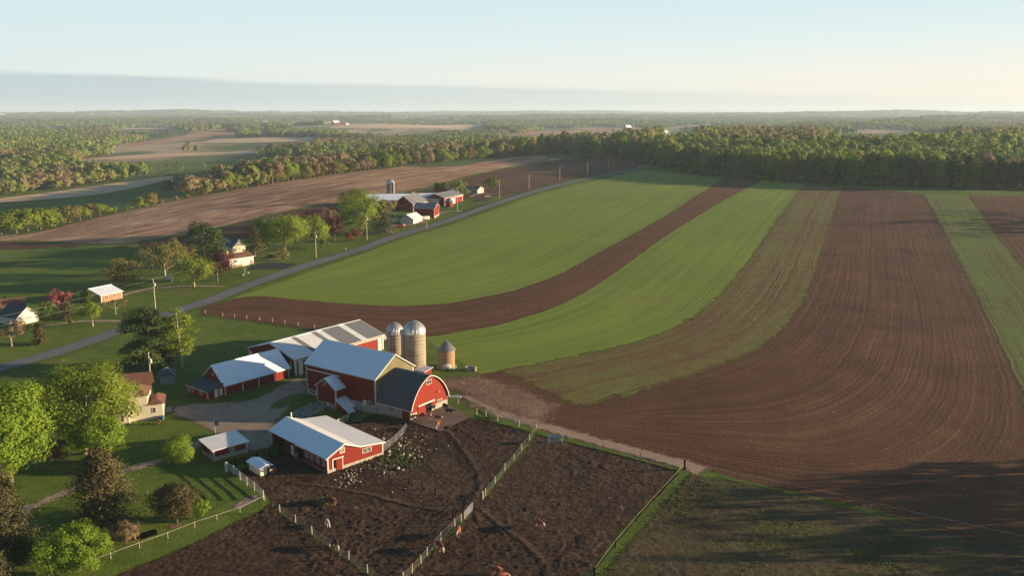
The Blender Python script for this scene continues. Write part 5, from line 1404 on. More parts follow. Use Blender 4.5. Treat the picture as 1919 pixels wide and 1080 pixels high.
# around the near farmhouse
TREES = [
 ('maple_tree', 'large lime-green maple cut by the left edge of the view', 'tree', 20, 905, 704, 160, 'round', LIME, 19250, 0.317, 1, 0.08, BARK),
 ('elm_tree', 'tall airy yellow-green elm in front of the cream farmhouse', 'tree', 160, 852, 655, 190, 'round', YELLOWGREEN, 19250, 0.259, 2, 0.12, PALE_BARK),
 ('maple_tree', 'smaller lime maple under the airy elm, left of the dark juniper', 'tree', 190, 872, 762, 90, 'round', LIME, 5250, 0.259, 3, 0.1, BARK),
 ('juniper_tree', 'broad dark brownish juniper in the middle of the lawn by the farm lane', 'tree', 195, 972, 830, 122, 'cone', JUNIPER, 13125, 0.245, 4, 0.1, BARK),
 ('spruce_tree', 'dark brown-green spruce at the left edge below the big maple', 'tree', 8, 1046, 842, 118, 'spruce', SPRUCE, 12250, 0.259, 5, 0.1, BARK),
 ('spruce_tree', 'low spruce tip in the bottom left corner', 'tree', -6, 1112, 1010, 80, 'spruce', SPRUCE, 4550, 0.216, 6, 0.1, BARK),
 ('round_bush', 'clipped round yellow-green bush beside the farm lane and the coop', 'bush', 342, 872, 810, 70, 'dome', LIME, 7350, 0.144, 7, 0.0, BARK),
 ('juniper_bush', 'tall olive-brown juniper bush on the lawn left of a small lime bush', 'bush', 332, 980, 890, 78, 'shrub', JUNIPER, 7350, 0.173, 8, 0.0, BARK),
 ('lime_bush', 'small bright lime bush touching the olive-brown juniper', 'bush', 378, 972, 924, 30, 'shrub', LIME, 2275, 0.144, 9, 0.0, BARK),
 ('lime_bush', 'big bright lime bush by the tape fence at the bottom left', 'bush', 142, 1072, 976, 124, 'shrub', LIME, 10500, 0.187, 10, 0.0, BARK),
 ('brown_shrub', 'brownish twiggy shrub between the big lime bush and the timber planter', 'bush', 236, 1021, 972, 58, 'shrub', TAN, 2625, 0.144, 11, 0.0, BARK),
 ('brown_shrub', 'dark brown leafless shrub behind the left maple', 'bush', 104, 872, 815, 44, 'shrub', BROWNTREE, 2275, 0.158, 12, 0.0, BARK),
 ('brown_shrub', 'rusty low shrub at the corner of the farmhouse path', 'bush', 297, 795, 784, 16, 'shrub', BROWNTREE, 700, 0.115, 13, 0.0, BARK),
 ('dark_shrub', 'dark low shrub in the shade of the left spruce', 'bush', 50, 1058, 1000, 60, 'shrub', DARKGREEN, 2625, 0.187, 14, 0.0, BARK),
 ('pine_tree', 'dark white pine by the road, left of a pair', 'tree', 283, 692, 574, 98, 'pine', PINE, 14875, 0.288, 15, 0.1, BARK),
 ('pine_tree', 'sunlit yellowish pine by the road, right of a pair', 'tree', 341, 690, 568, 60, 'pine', YELLOWGREEN, 4550, 0.23, 16, 0.22, PALE_BARK),  # sunlight painted into the needles: yellow-green in place of pine green
 # houses across the road
 ('spruce_tree', 'small plump spruce in front of the white garage house', 'tree', 75, 645, 604, 30, 'cone', JUNIPER, 1950, 0.258, 17, 0.05, BARK),
 ('budding_tree', 'budding tan tree on the roadside lawn below the white garage house', 'tree', 22, 650, 594, 62, 'round', TAN, 910, 0.292, 18, 0.3, PALE_BARK),
 ('birch_tree', 'slender pale green birch inside the loop of the curving drive', 'tree', 174, 612, 558, 38, 'round', YELLOWGREEN, 1560, 0.258, 19, 0.15, PALE_BARK),
 ('lime_bush', 'thumb-sized lime bush on the edge of the curving drive', 'bush', 132.5, 608, 595, 9, 'shrub', LIME, 286, 0.206, 20, 0.0, BARK),
 ('bare_tree', 'nearly leafless spreading tree in front of the brick ranch house', 'tree', 217, 590, 561, 52, 'round', TAN, 494, 0.258, 21, 0.42, PALE_BARK),
 ('spruce_tree', 'dark cone spruce in front of the pink crabapple', 'tree', 124, 598, 556, 34, 'spruce', SPRUCE, 1950, 0.292, 22, 0.05, BARK),
 ('crabapple_tree', 'pink flowering crabapple between the two houses by the road', 'tree', 114, 590, 541, 52, 'round', PINK, 1950, 0.275, 23, 0.2, BARK),
 ('small_tree', 'thin green tree left of the pink crabapple', 'tree', 94, 600, 556, 36, 'round', GREEN, 975, 0.275, 24, 0.15, BARK),
 ('dark_conifer', 'dark ragged conifer against the brick ranch house', 'tree', 167, 590, 538, 42, 'cone', DARKGREEN, 1950, 0.292, 25, 0.05, BARK),
 ('spruce_tree', 'spruce top behind the white garage roof at the far left', 'tree', 12, 578, 554, 22, 'spruce', SPRUCE, 650, 0.31, 26, 0.05, BARK),
 ('willow_tree', 'olive drooping willow standing alone left of the tall tan tree', 'tree', 236, 538, 478, 70, 'round', OLIVELEAF, 2860, 0.361, 27, 0.1, BARK),
 ('budding_tree', 'tall tan-olive budding tree behind the white gas tank', 'tree', 309, 516, 440, 86, 'round', OLIVELEAF, 2860, 0.361, 28, 0.2, PALE_BARK),
 ('pine_tree', 'big dark pine behind the split-level house', 'tree', 383, 490, 411, 66, 'pine', PINE, 3380, 0.43, 29, 0.08, BARK),
 ('dark_conifer', 'pointed olive conifer right beside the big dark pine', 'tree', 407, 493, 432, 40, 'cone', PINE, 1950, 0.361, 30, 0.05, BARK),
 ('maple_tree', 'rounded green maple on the lawn left of the purple maple', 'tree', 364, 538, 468, 64, 'round', YELLOWGREEN, 3250, 0.344, 31, 0.15, PALE_BARK),
 ('purple_maple', 'dark purple-red maple in front of the split-level house', 'tree', 407, 527, 460, 58, 'round', PURPLE, 1950, 0.361, 32, 0.16, BARK),
 ('spruce_tree', 'spruce with open branches right of the split-level house', 'tree', 478, 481, 419, 42, 'spruce', JUNIPER, 1950, 0.361, 33, 0.05, BARK),
 ('budding_tree', 'bare tan tree behind the rounded green maple', 'tree', 352, 497, 448, 40, 'round', TAN, 780, 0.344, 34, 0.2, BARK),
 ('maple_tree', 'broad yellow-green maple with a stout trunk across the big lawn', 'tree', 534, 470, 396, 92, 'round', YELLOWGREEN, 4940, 0.43, 35, 0.18, BARK),
 ('maple_tree', 'yellow-green maple overlapping the right side of the broad one', 'tree', 590, 462, 398, 60, 'round', YELLOWGREEN, 2860, 0.43, 36, 0.15, BARK),
 ('maple_tree', 'darker green maple overlapping the left side of the broad one', 'tree', 499, 462, 402, 52, 'round', GREEN, 2080, 0.43, 37, 0.15, BARK),
 ('brown_shrub', 'leaning rust-green shrub on the lawn right of the open spruce', 'bush', 528, 488, 461, 30, 'shrub', OLIVELEAF, 1040, 0.292, 38, 0.0, BARK),
 ('small_bush', 'small green bush on the lawn near the utility pole', 'bush', 608, 466, 449, 24, 'shrub', GREEN, 650, 0.292, 39, 0.0, BARK),
 ('sapling', 'thin sapling on the lawn left of the utility pole', 'tree', 575, 478, 462, 8, 'round', GREEN, 156, 0.258, 40, 0.2, BARK),
 ('purple_maple', 'dark purple tree beside the big yellow-green tree', 'tree', 627, 450, 398, 36, 'round', PURPLE, 1560, 0.43, 41, 0.12, BARK),
 ('purple_maple', 'purple treetop behind the broad maple', 'tree', 580, 430, 390, 34, 'round', PURPLE, 1170, 0.43, 42, 0.12, BARK),
 ('brown_tree', 'leafless brown tree behind the purple one', 'tree', 611, 425, 383, 44, 'round', BROWNTREE, 1170, 0.43, 43, 0.15, BARK),
 ('red_maple', 'small red-leaved tree by the road left of the second pole', 'tree', 660, 452, 427, 38, 'round', REDLEAF, 1040, 0.361, 44, 0.18, BARK),
 ('cottonwood_tree', 'very large yellow-green tree left of the far farm', 'tree', 676, 440, 347, 80, 'round', YELLOWGREEN, 6240, 0.473, 45, 0.1, BARK),
 ('dark_conifer', 'dark brown-green conifer in front of the far farm barns', 'tree', 716, 437, 376, 46, 'cone', SPRUCE, 2860, 0.413, 46, 0.05, BARK),
 ('budding_tree', 'pale budding tree behind the dark conifer of the far farm', 'tree', 726, 412, 366, 32, 'round', OLIVELEAF, 1170, 0.413, 47, 0.2, BARK),
 ('round_tree', 'dark green round tree behind the far machine shed', 'tree', 826, 364, 337, 30, 'round', DARKGREEN, 1300, 0.43, 48, 0.05, BARK),
 ('round_tree', 'yellow-green tree behind the far machine shed roof', 'tree', 858, 367, 334, 30, 'round', YELLOWGREEN, 1300, 0.43, 49, 0.1, BARK),
 ('small_tree', 'pale green tree before the small white house', 'tree', 868, 368, 347, 20, 'round', YELLOWGREEN, 650, 0.43, 50, 0.1, BARK),
 ('plum_bush', 'plum-red bush behind the far machine shed', 'bush', 829, 366, 351, 20, 'shrub', REDLEAF, 650, 0.387, 51, 0.0, BARK),
 ('round_tree', 'neat round green tree by the small white house at the field edge', 'tree', 920, 358, 329, 28, 'round', GREEN, 1690, 0.43, 52, 0.1, BARK),
 ('small_conifer', 'little pale cone tree against the small white house', 'bush', 887, 363, 350, 9, 'cone', YELLOWGREEN, 325, 0.344, 53, 0.0, BARK),
 ('round_tree', 'lone round tree standing in the valley meadow', 'tree', 319, 365, 331, 30, 'round', GREEN, 1560, 0.516, 54, 0.05, BARK),
 ('hedge_shrub', 'scrubby olive bush by the road beyond the second pole', 'bush', 953, 368, 362, 8, 'shrub', OLIVELEAF, 195, 0.344, 55, 0.0, BARK),
]
for a in TREES:
    bs = a[12] * .55 if a[4] < 560 else a[12]
    tree_px(a[0], a[1], a[2], a[3], a[4], a[5], a[6] * (1.08 if a[4] < 560 else 1), a[7], a[8], int(a[9] * 1.25), a[10], a[11], bs, a[13])

# ---- prototypes for hedges and woods, copied with their own labels
KINDS = {'yellow-green': YELLOWGREEN, 'fresh green': GREEN, 'dark green': DARKGREEN, 'olive': OLIVELEAF, 'tan budding': TAN, 'brown leafless': BROWNTREE}
PROTO = {}
def wood_tree(colour, label, loc, h, w, rs, group, cat='tree'):
    key = (colour, rs.randint(0, 3))
    nm = {'tan budding': 'budding_tree', 'brown leafless': 'bare_tree'}.get(colour, 'broadleaf_tree')
    rot = rs.uniform(0, 6.28); sc = (w / 12, w / 12, h / 16)
    if key not in PROTO:
        t = tree(nm, label, cat, tuple(loc), 'dome', 16, 12, 1300, .72, KINDS[colour], 200 + len(PROTO), .04, BARK, 5, group)
        t.rotation_euler = (0, 0, rot); t.scale = sc
        PROTO[key] = t
        return t
    return dup(PROTO[key], tuple(loc), rot, label, group, sc)
ORD = ['first', 'second', 'third', 'fourth', 'fifth', 'sixth', 'seventh', 'eighth', 'ninth', 'tenth', 'eleventh', 'twelfth', 'thirteenth', 'fourteenth', 'fifteenth', 'sixteenth',
       'seventeenth', 'eighteenth', 'nineteenth']
def ordinal(n):
    if n < 19: return ORD[n]
    k = n + 1; tens = {2: 'twent', 3: 'thirt', 4: 'fort', 5: 'fift', 6: 'sixt', 7: 'sevent', 8: 'eight', 9: 'ninet'}[k // 10 if k < 100 else 9]
    return tens + 'ieth' if k % 10 == 0 else tens + 'y-' + ORD[k % 10 - 1]
rs = np.random.RandomState(5)
def pick(p): return ['yellow-green', 'fresh green', 'dark green', 'olive', 'tan budding', 'brown leafless'][rs.choice(6, p=p)]
# hedgerow on the near-left end of the ridge: traced one by one (foot x, foot y, top y, width)
HEDGE = [(2, 440, 398, 34, 0), (30, 437, 388, 46, 0), (52, 434, 390, 34, 0), (76, 430, 386, 40, 0), (103, 424, 385, 36, 0), (130, 417, 382, 32, 3), (150, 412, 384, 26, 0), (169, 408, 381, 26, 4), (188, 405, 380, 28, 0),
         (213, 401, 387, 10, 0), (240, 396, 384, 11, 0), (262, 392, 368, 20, 0), (277, 389, 360, 30, 3), (302, 384, 372, 9, 4), (330, 378, 366, 10, 4), (352, 373, 362, 10, 3), (383, 366, 352, 10, 4),
         (398, 362, 345, 22, 2), (425, 357, 321, 36, 0), (443, 354, 326, 28, 0), (462, 350, 308, 32, 0), (484, 347, 300, 36, 0), (503, 344, 312, 22, 4)]
cn = list(KINDS)
for i, (bx, by, ty, w, c) in enumerate(HEDGE):
    p = G(bx, by); k = pxm(p); h = (CAM_H - p.z) * (by - ty) / (by - 207)
    sz = 'tall' if by - ty > 30 else ('mid-sized' if by - ty > 18 else 'small')
    wood_tree(cn[c], f'{cn[c]} tree, {ordinal(i)} from the left in the hedgerow below the valley meadow', p, h, w / k * 1.5, rs, 'hedgerow trees on the left of the ridge')
# trees behind the crest of the stubble field
crest = [(508, 345), (560, 336), (640, 325.5), (700, 318), (780, 310), (850, 303), (900, 298.5), (960, 293), (1005, 291.5)]
xs = np.arange(512, 1003, 9.5)
for i, x in enumerate(xs):
    y = np.interp(x, [c[0] for c in crest], [c[1] for c in crest]) + rs.uniform(-1.5, .5)
    p = G(x + rs.uniform(-3, 3), y); k = pxm(p)
    h = rs.uniform(10, 16) + 3 * math.sin(x / 37.) + 6 * max(0, (x - 800) / 200); c = pick([.36, .28, .1 + .0, .12, .08, .06])
    wood_tree(c, f'{c} tree, {ordinal(i)} from the left in the row behind the stubble ridge', p, h, rs.uniform(.7, .95) * h + 2.5, rs, 'trees behind the stubble ridge')
# front row of the wood behind the big field
edge = [(1004, 289), (1050, 287), (1110, 293), (1160, 298), (1206, 302), (1240, 311), (1300, 325), (1400, 335), (1500, 342), (1600, 347), (1700, 350), (1800, 353), (1990, 358)]
ex, ey = [c[0] for c in edge], [c[1] for c in edge]
xs = list(np.arange(1008, 1214, 11)) + list(np.arange(1236, 1960, 12.5))
for i, x in enumerate(xs):
    y = np.interp(x, ex, ey) - rs.uniform(.2, 1.5)
    p = G(x + rs.uniform(-4, 4), y)
    h = rs.uniform(13, 23) if x > 1225 else rs.uniform(11, 19)
    c = pick([.22, .42, .27, .05, .02, .02])
    wood_tree(c, f'{c} tree, {ordinal(i)} from the left in the front row of the wood', p, h, rs.uniform(9, 13), rs, 'front row of the wood')
# second to fifth rows
cnt = 0
for row in range(1, 4):
    for x in np.arange(1010 + 6 * row, 1950, 17.5):
        y = np.interp(x, ex, ey) - .3
        p0 = G(x, y)
        d = 11 * row + rs.uniform(-4, 4)
        q = Vector((p0.x + rs.uniform(-5, 5) + .18 * d, p0.y + d, 0)); q.z = tz(q.x, q.y)
        h = rs.uniform(13, 25); c = pick([.40, .36, .13, .06, .03, .02])
        wood_tree(c, f'{c} treetop in the canopy behind the front row of the wood', q, h, rs.uniform(10, 16), rs, f'{c} treetops of the wood')

# ---- the rest of the woods, to the horizon
WOOD = forest_mat()
HUES = {'yg': ((.27, .305, .062), (.335, .37, .08)), 'g': ((.165, .225, .05), (.22, .28, .062)), 'dk': ((.062, .092, .03), (.09, .125, .04)),
        'ol': ((.215, .22, .065), (.26, .26, .08)), 'tan': ((.255, .20, .10), (.30, .24, .125)), 'br': ((.20, .145, .09), (.24, .18, .115))}
def templ(n, leaf, seed, conif=False):
    r = np.random.RandomState(seed)
    P, D, t, C = crown_points('spruce' if conif else 'dome', 1.0, 1.0, n, r, .02)
    D = unit(D + r.normal(0, .16, D.shape))
    return leaf_quads(P, D, leaf, r, 1.15), t
TM = {'near': [templ(480, .105, 360 + i) for i in range(6)], 'mid': [templ(200, .17, 300 + i) for i in range(6)], 'far': [templ(60, .30, 310 + i) for i in range(5)], 'mini': [templ(12, .5, 320 + i) for i in range(4)],
      'cmid': [templ(80, .14, 330 + i, True) for i in range(3)], 'cfar': [templ(22, .26, 340 + i, True) for i in range(3)]}
def woods(name, label, X, Y, Hh, Wd, hue, detail, conif=None):
    """one mesh holding many trees"""
    r = np.random.RandomState(len(X))
    Vs, Cs = [], []
    Z = terrain(X, Y)
    names = list(HUES)
    for i in range(len(X)):
        det = detail[i]
        tl = TM[det]; q, tn = tl[r.randint(len(tl))]
        a = r.uniform(0, 6.28); c, s = math.cos(a), math.sin(a)
        v = np.empty_like(q)
        v[..., 0] = (q[..., 0] * c - q[..., 1] * s) * Wd[i] + X[i]
        v[..., 1] = (q[..., 0] * s + q[..., 1] * c) * Wd[i] + Y[i]
        v[..., 2] = q[..., 2] * Hh[i] + Z[i]
        lo, hi = HUES[names[hue[i]]]
        f = np.clip(tn * .35 + r.uniform(0, .65), 0, 1)[:, None]
        col = np.array(lo) * (1 - f) + np.array(hi) * f
        Vs.append(v.reshape(-1, 3)); Cs.append(col)
    V = np.vstack(Vs); Cc = np.vstack(Cs)
    F = np.arange(len(V)).reshape(-1, 4)
    me = fast_mesh(name, V, F, WOOD)
    at = me.attributes.new('hue', 'FLOAT_COLOR', 'FACE')
    at.data.foreach_set('color', np.column_stack([Cc, np.ones(len(Cc))]).astype(np.float32).ravel())
    o = link_mesh(name, me)
    tag(o, label, 'wood', kind='stuff')
    return o
def vnoise(x, y, s, seed):
    return (np.sin(x / s + seed) * np.sin(y / s * 1.1 + seed * 2.3) + .7 * np.sin(x / s * 2.3 - y / s * 1.7 + seed * 5) + .5 * np.sin(x / s * 4.1 + y / s * 3.7 + seed * 7)) / 2.2
rs = np.random.RandomState(11)
def scatter(dmin, dmax, spacing, az0=-43, az1=42):
    """polar blue-ish scatter: spacing(d) metres"""
    X, Y = [], []
    d = dmin
    while d < dmax:
        s = spacing(d)
        n = int(d * math.radians(az1 - az0) / s)
        a = np.radians(az0 + (az1 - az0) * (np.arange(n) + rs.uniform(0, 1, n)) / n)
        dd = d + rs.uniform(-.6, .6, n) * s
        X.append(dd * np.sin(a)); Y.append(dd * np.cos(a)); d += s * .9
    return np.concatenate(X), np.concatenate(Y)
VIEWS = [
    [(130, 301), (170, 296), (300, 287), (480, 281), (482, 290), (330, 295), (180, 303)], [(195, 276), (300, 258), (380, 245), (445, 247), (430, 257), (300, 271)],
    [(365, 271), (420, 259), (595, 256), (582, 266), (440, 271)], [(205, 244), (260, 237), (335, 239), (305, 244)],
    [(540, 240), (640, 231), (760, 228), (865, 227), (908, 233), (800, 242), (660, 243)], [(930, 258), (1000, 245), (1110, 239), (1212, 239), (1212, 248), (1120, 255), (1010, 258)],
    [(1125, 227), (1180, 220), (1182, 226), (1140, 227)], [(1530, 259), (1600, 250), (1720, 249), (1798, 252), (1700, 261), (1600, 261)],
    [(1435, 235), (1484, 230), (1484, 236), (1445, 237)], [(850, 234), (900, 224), (912, 235), (880, 239)], [(1238, 258), (1240, 244), (1268, 244), (1305, 253), (1305, 258)],
    [(90, 241), (90, 232), (122, 232), (124, 241)], [(212, 229), (214, 222), (240, 223), (240, 229)], [(1812, 261), (1814, 252), (1850, 252), (1850, 261)], [(184, 226), (184, 220), (194, 220), (194, 226)],
    [(610, 236), (612, 224), (682, 224), (682, 236)], [(484, 247), (484, 236), (500, 236), (500, 247)], [(836, 231), (840, 221), (872, 221), (874, 231)]]
VIEWS = [np.array(v, float) for v in VIEWS]
def project(X, Y, Z):
    dz = Z - CAM_H; d = Y * CT - dz * ST
    return 959.5 + FPX * X / d, 540 - FPX * (Y * ST + dz * CT) / d
def free(X, Y, Hh=13.0):
    """drop trees that would stand in, or rise in front of, open land seen in the photograph"""
    Z = terrain(X, Y); ok = np.ones(len(X), bool)
    for k in np.linspace(0, 1.25, 11):
        u, v = project(X, Y, Z + Hh * k)
        q = np.stack([u, v], 1)
        for p in VIEWS: ok &= ~inside(p, q)
    return ok
LEFT_FIELDS = np.array(wpts([(-200, 470), (-200, 402), (-60, 376), (50, 363), (160, 348), (240, 338), (258, 335), (300, 326), (420, 317), (440, 322), (420, 350), (300, 390)]))
EDGE_W = np.array([tuple(G(x, np.interp(x, ex, ey) - .4)[:2]) for x in (1004, 1050, 1110, 1160, 1206, 1240, 1300, 1400, 1500, 1600, 1700, 1800, 1990)])
def behind_crest(X, Y):
    """true where the wood starts: behind the ridge on the left, behind the front row on the right"""
    d = crest_d(X, Y)
    left = (d > 18)
    # right: beyond the wood's front line
    yy = np.interp(X, EDGE_W[:, 0][np.argsort(EDGE_W[:, 0])], EDGE_W[:, 1][np.argsort(EDGE_W[:, 0])])
    right = Y > yy + np.where(X > 30, 46, 14)
    return np.where(X < 32, left, right)
X, Y = scatter(480, 1500, lambda d: 11)
m = behind_crest(X, Y) & free(X, Y) & ~inside(LEFT_FIELDS, np.stack([X, Y], 1))
m &= (np.hypot(X + 218, Y - 552) > 25)
X, Y = X[m], Y[m]
n1 = vnoise(X, Y, 130, 1.0) + rs.normal(0, .28, len(X)); n2 = vnoise(X, Y, 85, 4.0)
n1 -= .75 * S((X - 180) / 150) * S((Y - 880) / 120) * (vnoise(X, Y, 110, 9.) > -.2)
hue = np.where(n1 > .55, 0, np.where(n1 > -.05, 1, np.where(n1 > -.45, 3, np.where(n1 > -.8, 4, 5))))
PINEP = np.array(wpts([(225, 318), (300, 300), (400, 291), (560, 288), (560, 300), (420, 318), (330, 325), (250, 332)]))
con = inside(PINEP, np.stack([X, Y], 1))
right = X > 60
hue = np.where(right & (hue >= 3) & (Y < 860), (np.arange(len(X)) % 3 == 0) * -1 + 1, hue)
con |= (n2 > .78)
keep = (vnoise(X, Y * .7, 170, 12.) > -.62) | (X > 20)

hue = np.where(con, np.where(rs.uniform(size=len(X)) < .55, 2, 1), hue)
Hh = np.where(con, rs.uniform(9, 15, len(X)), rs.uniform(10, 20, len(X))); Hh = np.where(right, Hh + 4, Hh)
Wd = np.where(con, rs.uniform(4.5, 6.5, len(X)), rs.uniform(12, 21, len(X)))
X, Y, hue, con, Hh, Wd = [v[keep] for v in (X, Y, hue, con, Hh, Wd)]
woods('woodland', 'mixed spring woodland behind the ridge and the big field', X, Y, Hh, Wd, hue, ['cmid' if c else ('near' if math.hypot(x, y) < 950 else 'mid') for c, x, y in zip(con, X, Y)])
X, Y = scatter(1500, 4200, lambda d: 10 + (d - 1500) / 260)
m = free(X, Y) & (vnoise(X, Y * .55, 230, 2.2) + .5 * vnoise(X, Y, 90, 6) > -.12)
X, Y = X[m], Y[m]
n1 = vnoise(X, Y * .6, 260, 3.0) + rs.normal(0, .25, len(X)); con = vnoise(X, Y * .5, 300, 8.0) > .62
hue = np.where(n1 > .55, 0, np.where(n1 > -.2, 1, np.where(n1 > -.6, 3, np.where(n1 > -.85, 4, 5))))
hue = np.where(con, 2, hue)
sp = 10 + (Y - 1500) / 260
Hh = rs.uniform(11, 18, len(X)); Wd = np.clip(sp * rs.uniform(1.0, 1.35, len(X)), 8, 30)
woods('far_woodland', 'patchwork of woods across the middle of the plain', X, Y, Hh, Wd, hue, ['cfar' if c else 'far' for c in con])
X, Y = scatter(4200, 15000, lambda d: 22 + (d - 4200) / 110)
m = (vnoise(X, Y * .45, 700, 2.7) + .5 * vnoise(X, Y * .5, 260, 6) > -.5)
X, Y = X[m], Y[m]
n1 = vnoise(X, Y * .5, 600, 3.0) + rs.normal(0, .22, len(X))
hue = np.where(n1 > .6, 0, np.where(n1 > -.25, 1, np.where(n1 > -.55, 3, np.where(n1 > -.75, 5, 2))))
Hh = rs.uniform(12, 20, len(X)); Wd = (22 + (Y - 4200) / 110) * rs.uniform(1.1, 1.6, len(X))
woods('distant_woodland', 'hazy woods reaching to the skyline', X, Y, Hh, Wd, hue, ['mini'] * len(X))
# shelter belt to the right of the view, whose long evening shadows cross the pasture
X = np.concatenate([rs.uniform(112, 155, 48), rs.uniform(290, 345, 16), [279]])
Y = np.concatenate([np.linspace(86, 146, 48) + rs.uniform(-1.5, 1.5, 48), np.linspace(400, 470, 16), [437]])
Hh = np.concatenate([rs.uniform(10, 17.5, 48), rs.uniform(13, 18, 16), [22]])
TM['wisp'] = [(leaf_quads(*crown_points('round', 1.0, 1.0, 230, np.random.RandomState(390 + i), .1)[:2], .05, np.random.RandomState(i)), np.full(230, .5)) for i in range(4)]
woods('shelter_belt', 'belts of thin-leaved trees standing right of the pasture and the ploughed field', X, Y, Hh, rs.uniform(8, 12, len(X)), np.ones(len(X), int), ['wisp'] * len(X))
# brush along the foot of the wood
t_ = rs.uniform(0, 1, 520); ei = np.concatenate([[0], np.cumsum(np.linalg.norm(np.diff(EDGE_W, axis=0), axis=1))]); ei /= ei[-1]
X = np.interp(t_, ei, EDGE_W[:, 0]) + rs.normal(0, 2.0, 520); Y = np.interp(t_, ei, EDGE_W[:, 1]) + rs.uniform(-4.5, 3, 520)
woods('edge_brush', 'low brush along the foot of the wood', X, Y, rs.uniform(1.2, 5.5, 520), rs.uniform(2.5, 6, 520), rs.choice([1, 2, 3, 1], 520), ['mid'] * 520)
# tufts in the weedy pasture
rs = np.random.RandomState(31)
PV = np.array(wpts([(1292, 890), (1400, 908), (1600, 956), (1800, 1005), (1960, 1040)]) + [(82, 97), (12, 95)] + wpts([(1126, 1080), (1205, 985)]))
q = np.column_stack([rs.uniform(PV[:, 0].min(), PV[:, 0].max(), 30000), rs.uniform(PV[:, 1].min(), PV[:, 1].max(), 30000)])
q = q[inside(PV, q)]
q = q[(vnoise(q[:, 0], q[:, 1], 7, 1.0) + rs.normal(0, .5, len(q))) > .55]
P = np.column_stack([q, terrain(q[:, 0], q[:, 1]) + rs.uniform(.03, .16, len(q))])
D = unit(rs.normal(size=(len(P), 3)) + np.array([.3, -.2, .5]))
me = fast_mesh('grass_tufts', leaf_quads(P, D, .2, rs, 1.4).reshape(-1, 3), np.arange(len(P) * 4).reshape(-1, 4), GREEN)
me.attributes.new('tint', 'FLOAT', 'FACE').data.foreach_set('value', np.clip(rs.uniform(0, .5, len(P)) * rs.uniform(0, 1, len(P)) * 1.4, 0, 1).astype(np.float32))
tag(link_mesh('grass_tufts', me), 'rough tufts of grass all over the weedy pasture', 'grass', kind='stuff')

# ------------------------------------------------------------------ fences
def fence(name, label, pix, ph, rails, mat, rail_mat=None, rail_r=.02, rail_kind='wire', post_w=.09, base_pts=None, sag=0.0, board=False, thick_ends=False, rail_name=None):
    """a run of posts (each a part) with wires, boards or pipes between them"""
    P = base_pts or [G(*q) for q in pix]
    o = P[0]
    t = thing(name, label, 'fence', tuple(o))
    rs = np.random.RandomState(len(pix) * 11 + int(ph * 10) if pix else 3)
    for i, p in enumerate(P):
        q = p - o; h = ph * rs.uniform(.95, 1.06)
        w = post_w * (1.5 if thick_ends and i in (0, len(P) - 1) else 1)
        lean = rs.normal(0, .02 if board else .035, 2)
        if board: MB().box(q.x - w, q.y - w, q.z - .3, q.x + w, q.y + w, q.z + h).build('post', mat, t)
        else: MB().tube([(q.x, q.y, q.z - .3), (q.x + lean[0] * h, q.y + lean[1] * h, q.z + h)], [w, w * .9], 7).build('post', mat, t)
    for z in rails:
        mb = MB()
        for a, b in zip(P[:-1], P[1:]):
            a, b = a - o, b - o
            if board:
                d = (b - a); d.z = 0; d.normalize(); n = Vector((-d.y, d.x, 0)) * (post_w + .02)
                mb.prism([a + n * 1.0 + Vector((0, 0, z - .065)), a + n * 1.4 + Vector((0, 0, z - .065)), a + n * 1.4 + Vector((0, 0, z + .065)), a + n + Vector((0, 0, z + .065))], b - a)
            else:
                mid = (a + b) / 2
                mb.tube([a + Vector((0, 0, z)), mid + Vector((0, 0, z - sag)), b + Vector((0, 0, z))], rail_r, 4, False)
        mb.build(rail_name or ('board' if board else rail_kind), rail_mat or mat, t)
    return t
WIRE = wall_mat('fence_wire', (.30, .28, .25), rough=.5, metal=.4)
TAPE = wall_mat('white_fence_tape', (.62, .60, .5), rough=.6)
WW = [.25, .5, .75, 1.0, 1.2]
fence('wire_fence', 'post and wire fence slanting across the corral below the hay heap', [(524.6, 961), (553.7, 981), (585, 1003), (618, 1027), (653, 1051), (689, 1077), (722, 1101)], 1.35, WW, PALE_WOOD, WIRE, .014)
fence('wire_fence', 'wire fence on a grassy ridge rising from the bottom edge to the pipe gate', [(756, 1091), (771.9, 1076), (789, 1058), (800, 1043.5), (825.6, 1015), (852.7, 988), (864, 979), (870, 975)], 1.4, WW, PALE_WOOD, WIRE, .014)
def gate(name, label, a, b, h, bars, mat, r=.04):
    A, B = G(*a), G(*b); t = thing(name, label, 'gate', tuple(A)); d = B - A
    f = MB()
    for q in (Vector((0, 0, 0)), d): f.tube([q + Vector((0, 0, .1)), q + Vector((0, 0, h))], r * 1.2, 6)
    f.build('gate_frame', mat, t)
    m = MB()
    for k in range(bars):
        z = .15 + (h - .2) * k / (bars - 1)
        m.tube([Vector((0, 0, z)), d + Vector((0, 0, z))], r, 6)
    m.tube([d * .5 + Vector((0, 0, .15)), d * .5 + Vector((0, 0, h - .05))], r * .9, 5)
    m.build('gate_bars', mat, t)
    return t
gate('pipe_gate', 'grey pipe gate where the corral fences meet, between two leaning posts', (870.5, 974.5), (886, 956.5), 1.35, 6, STEEL)
fence('wire_fence', 'sparse old wire fence running left from the pipe gate', [(886, 956), (870, 949), (857, 947), (816.7, 929), (792, 919), (765.6, 909), (730, 895), (700, 882)], 1.35, WW[1:], WOOD, WIRE, .012)
fence('wire_fence', 'post and wire fence on a long green bank climbing to the dirt track', [(905, 937), (909, 932), (928, 907.6), (945.6, 884), (962.6, 865), (977.6, 846), (992, 827.5), (1004.6, 808)], 1.45, WW, PALE_WOOD, WIRE, .014, thick_ends=True)
fence('wire_fence', 'short white-posted fence between the concrete apron and the dirt track', [(893.7, 778), (911, 783), (932.6, 791), (972.6, 801), (1003, 808)], 1.4, [.5, .9, 1.25], PALE_WOOD, WIRE, .014)
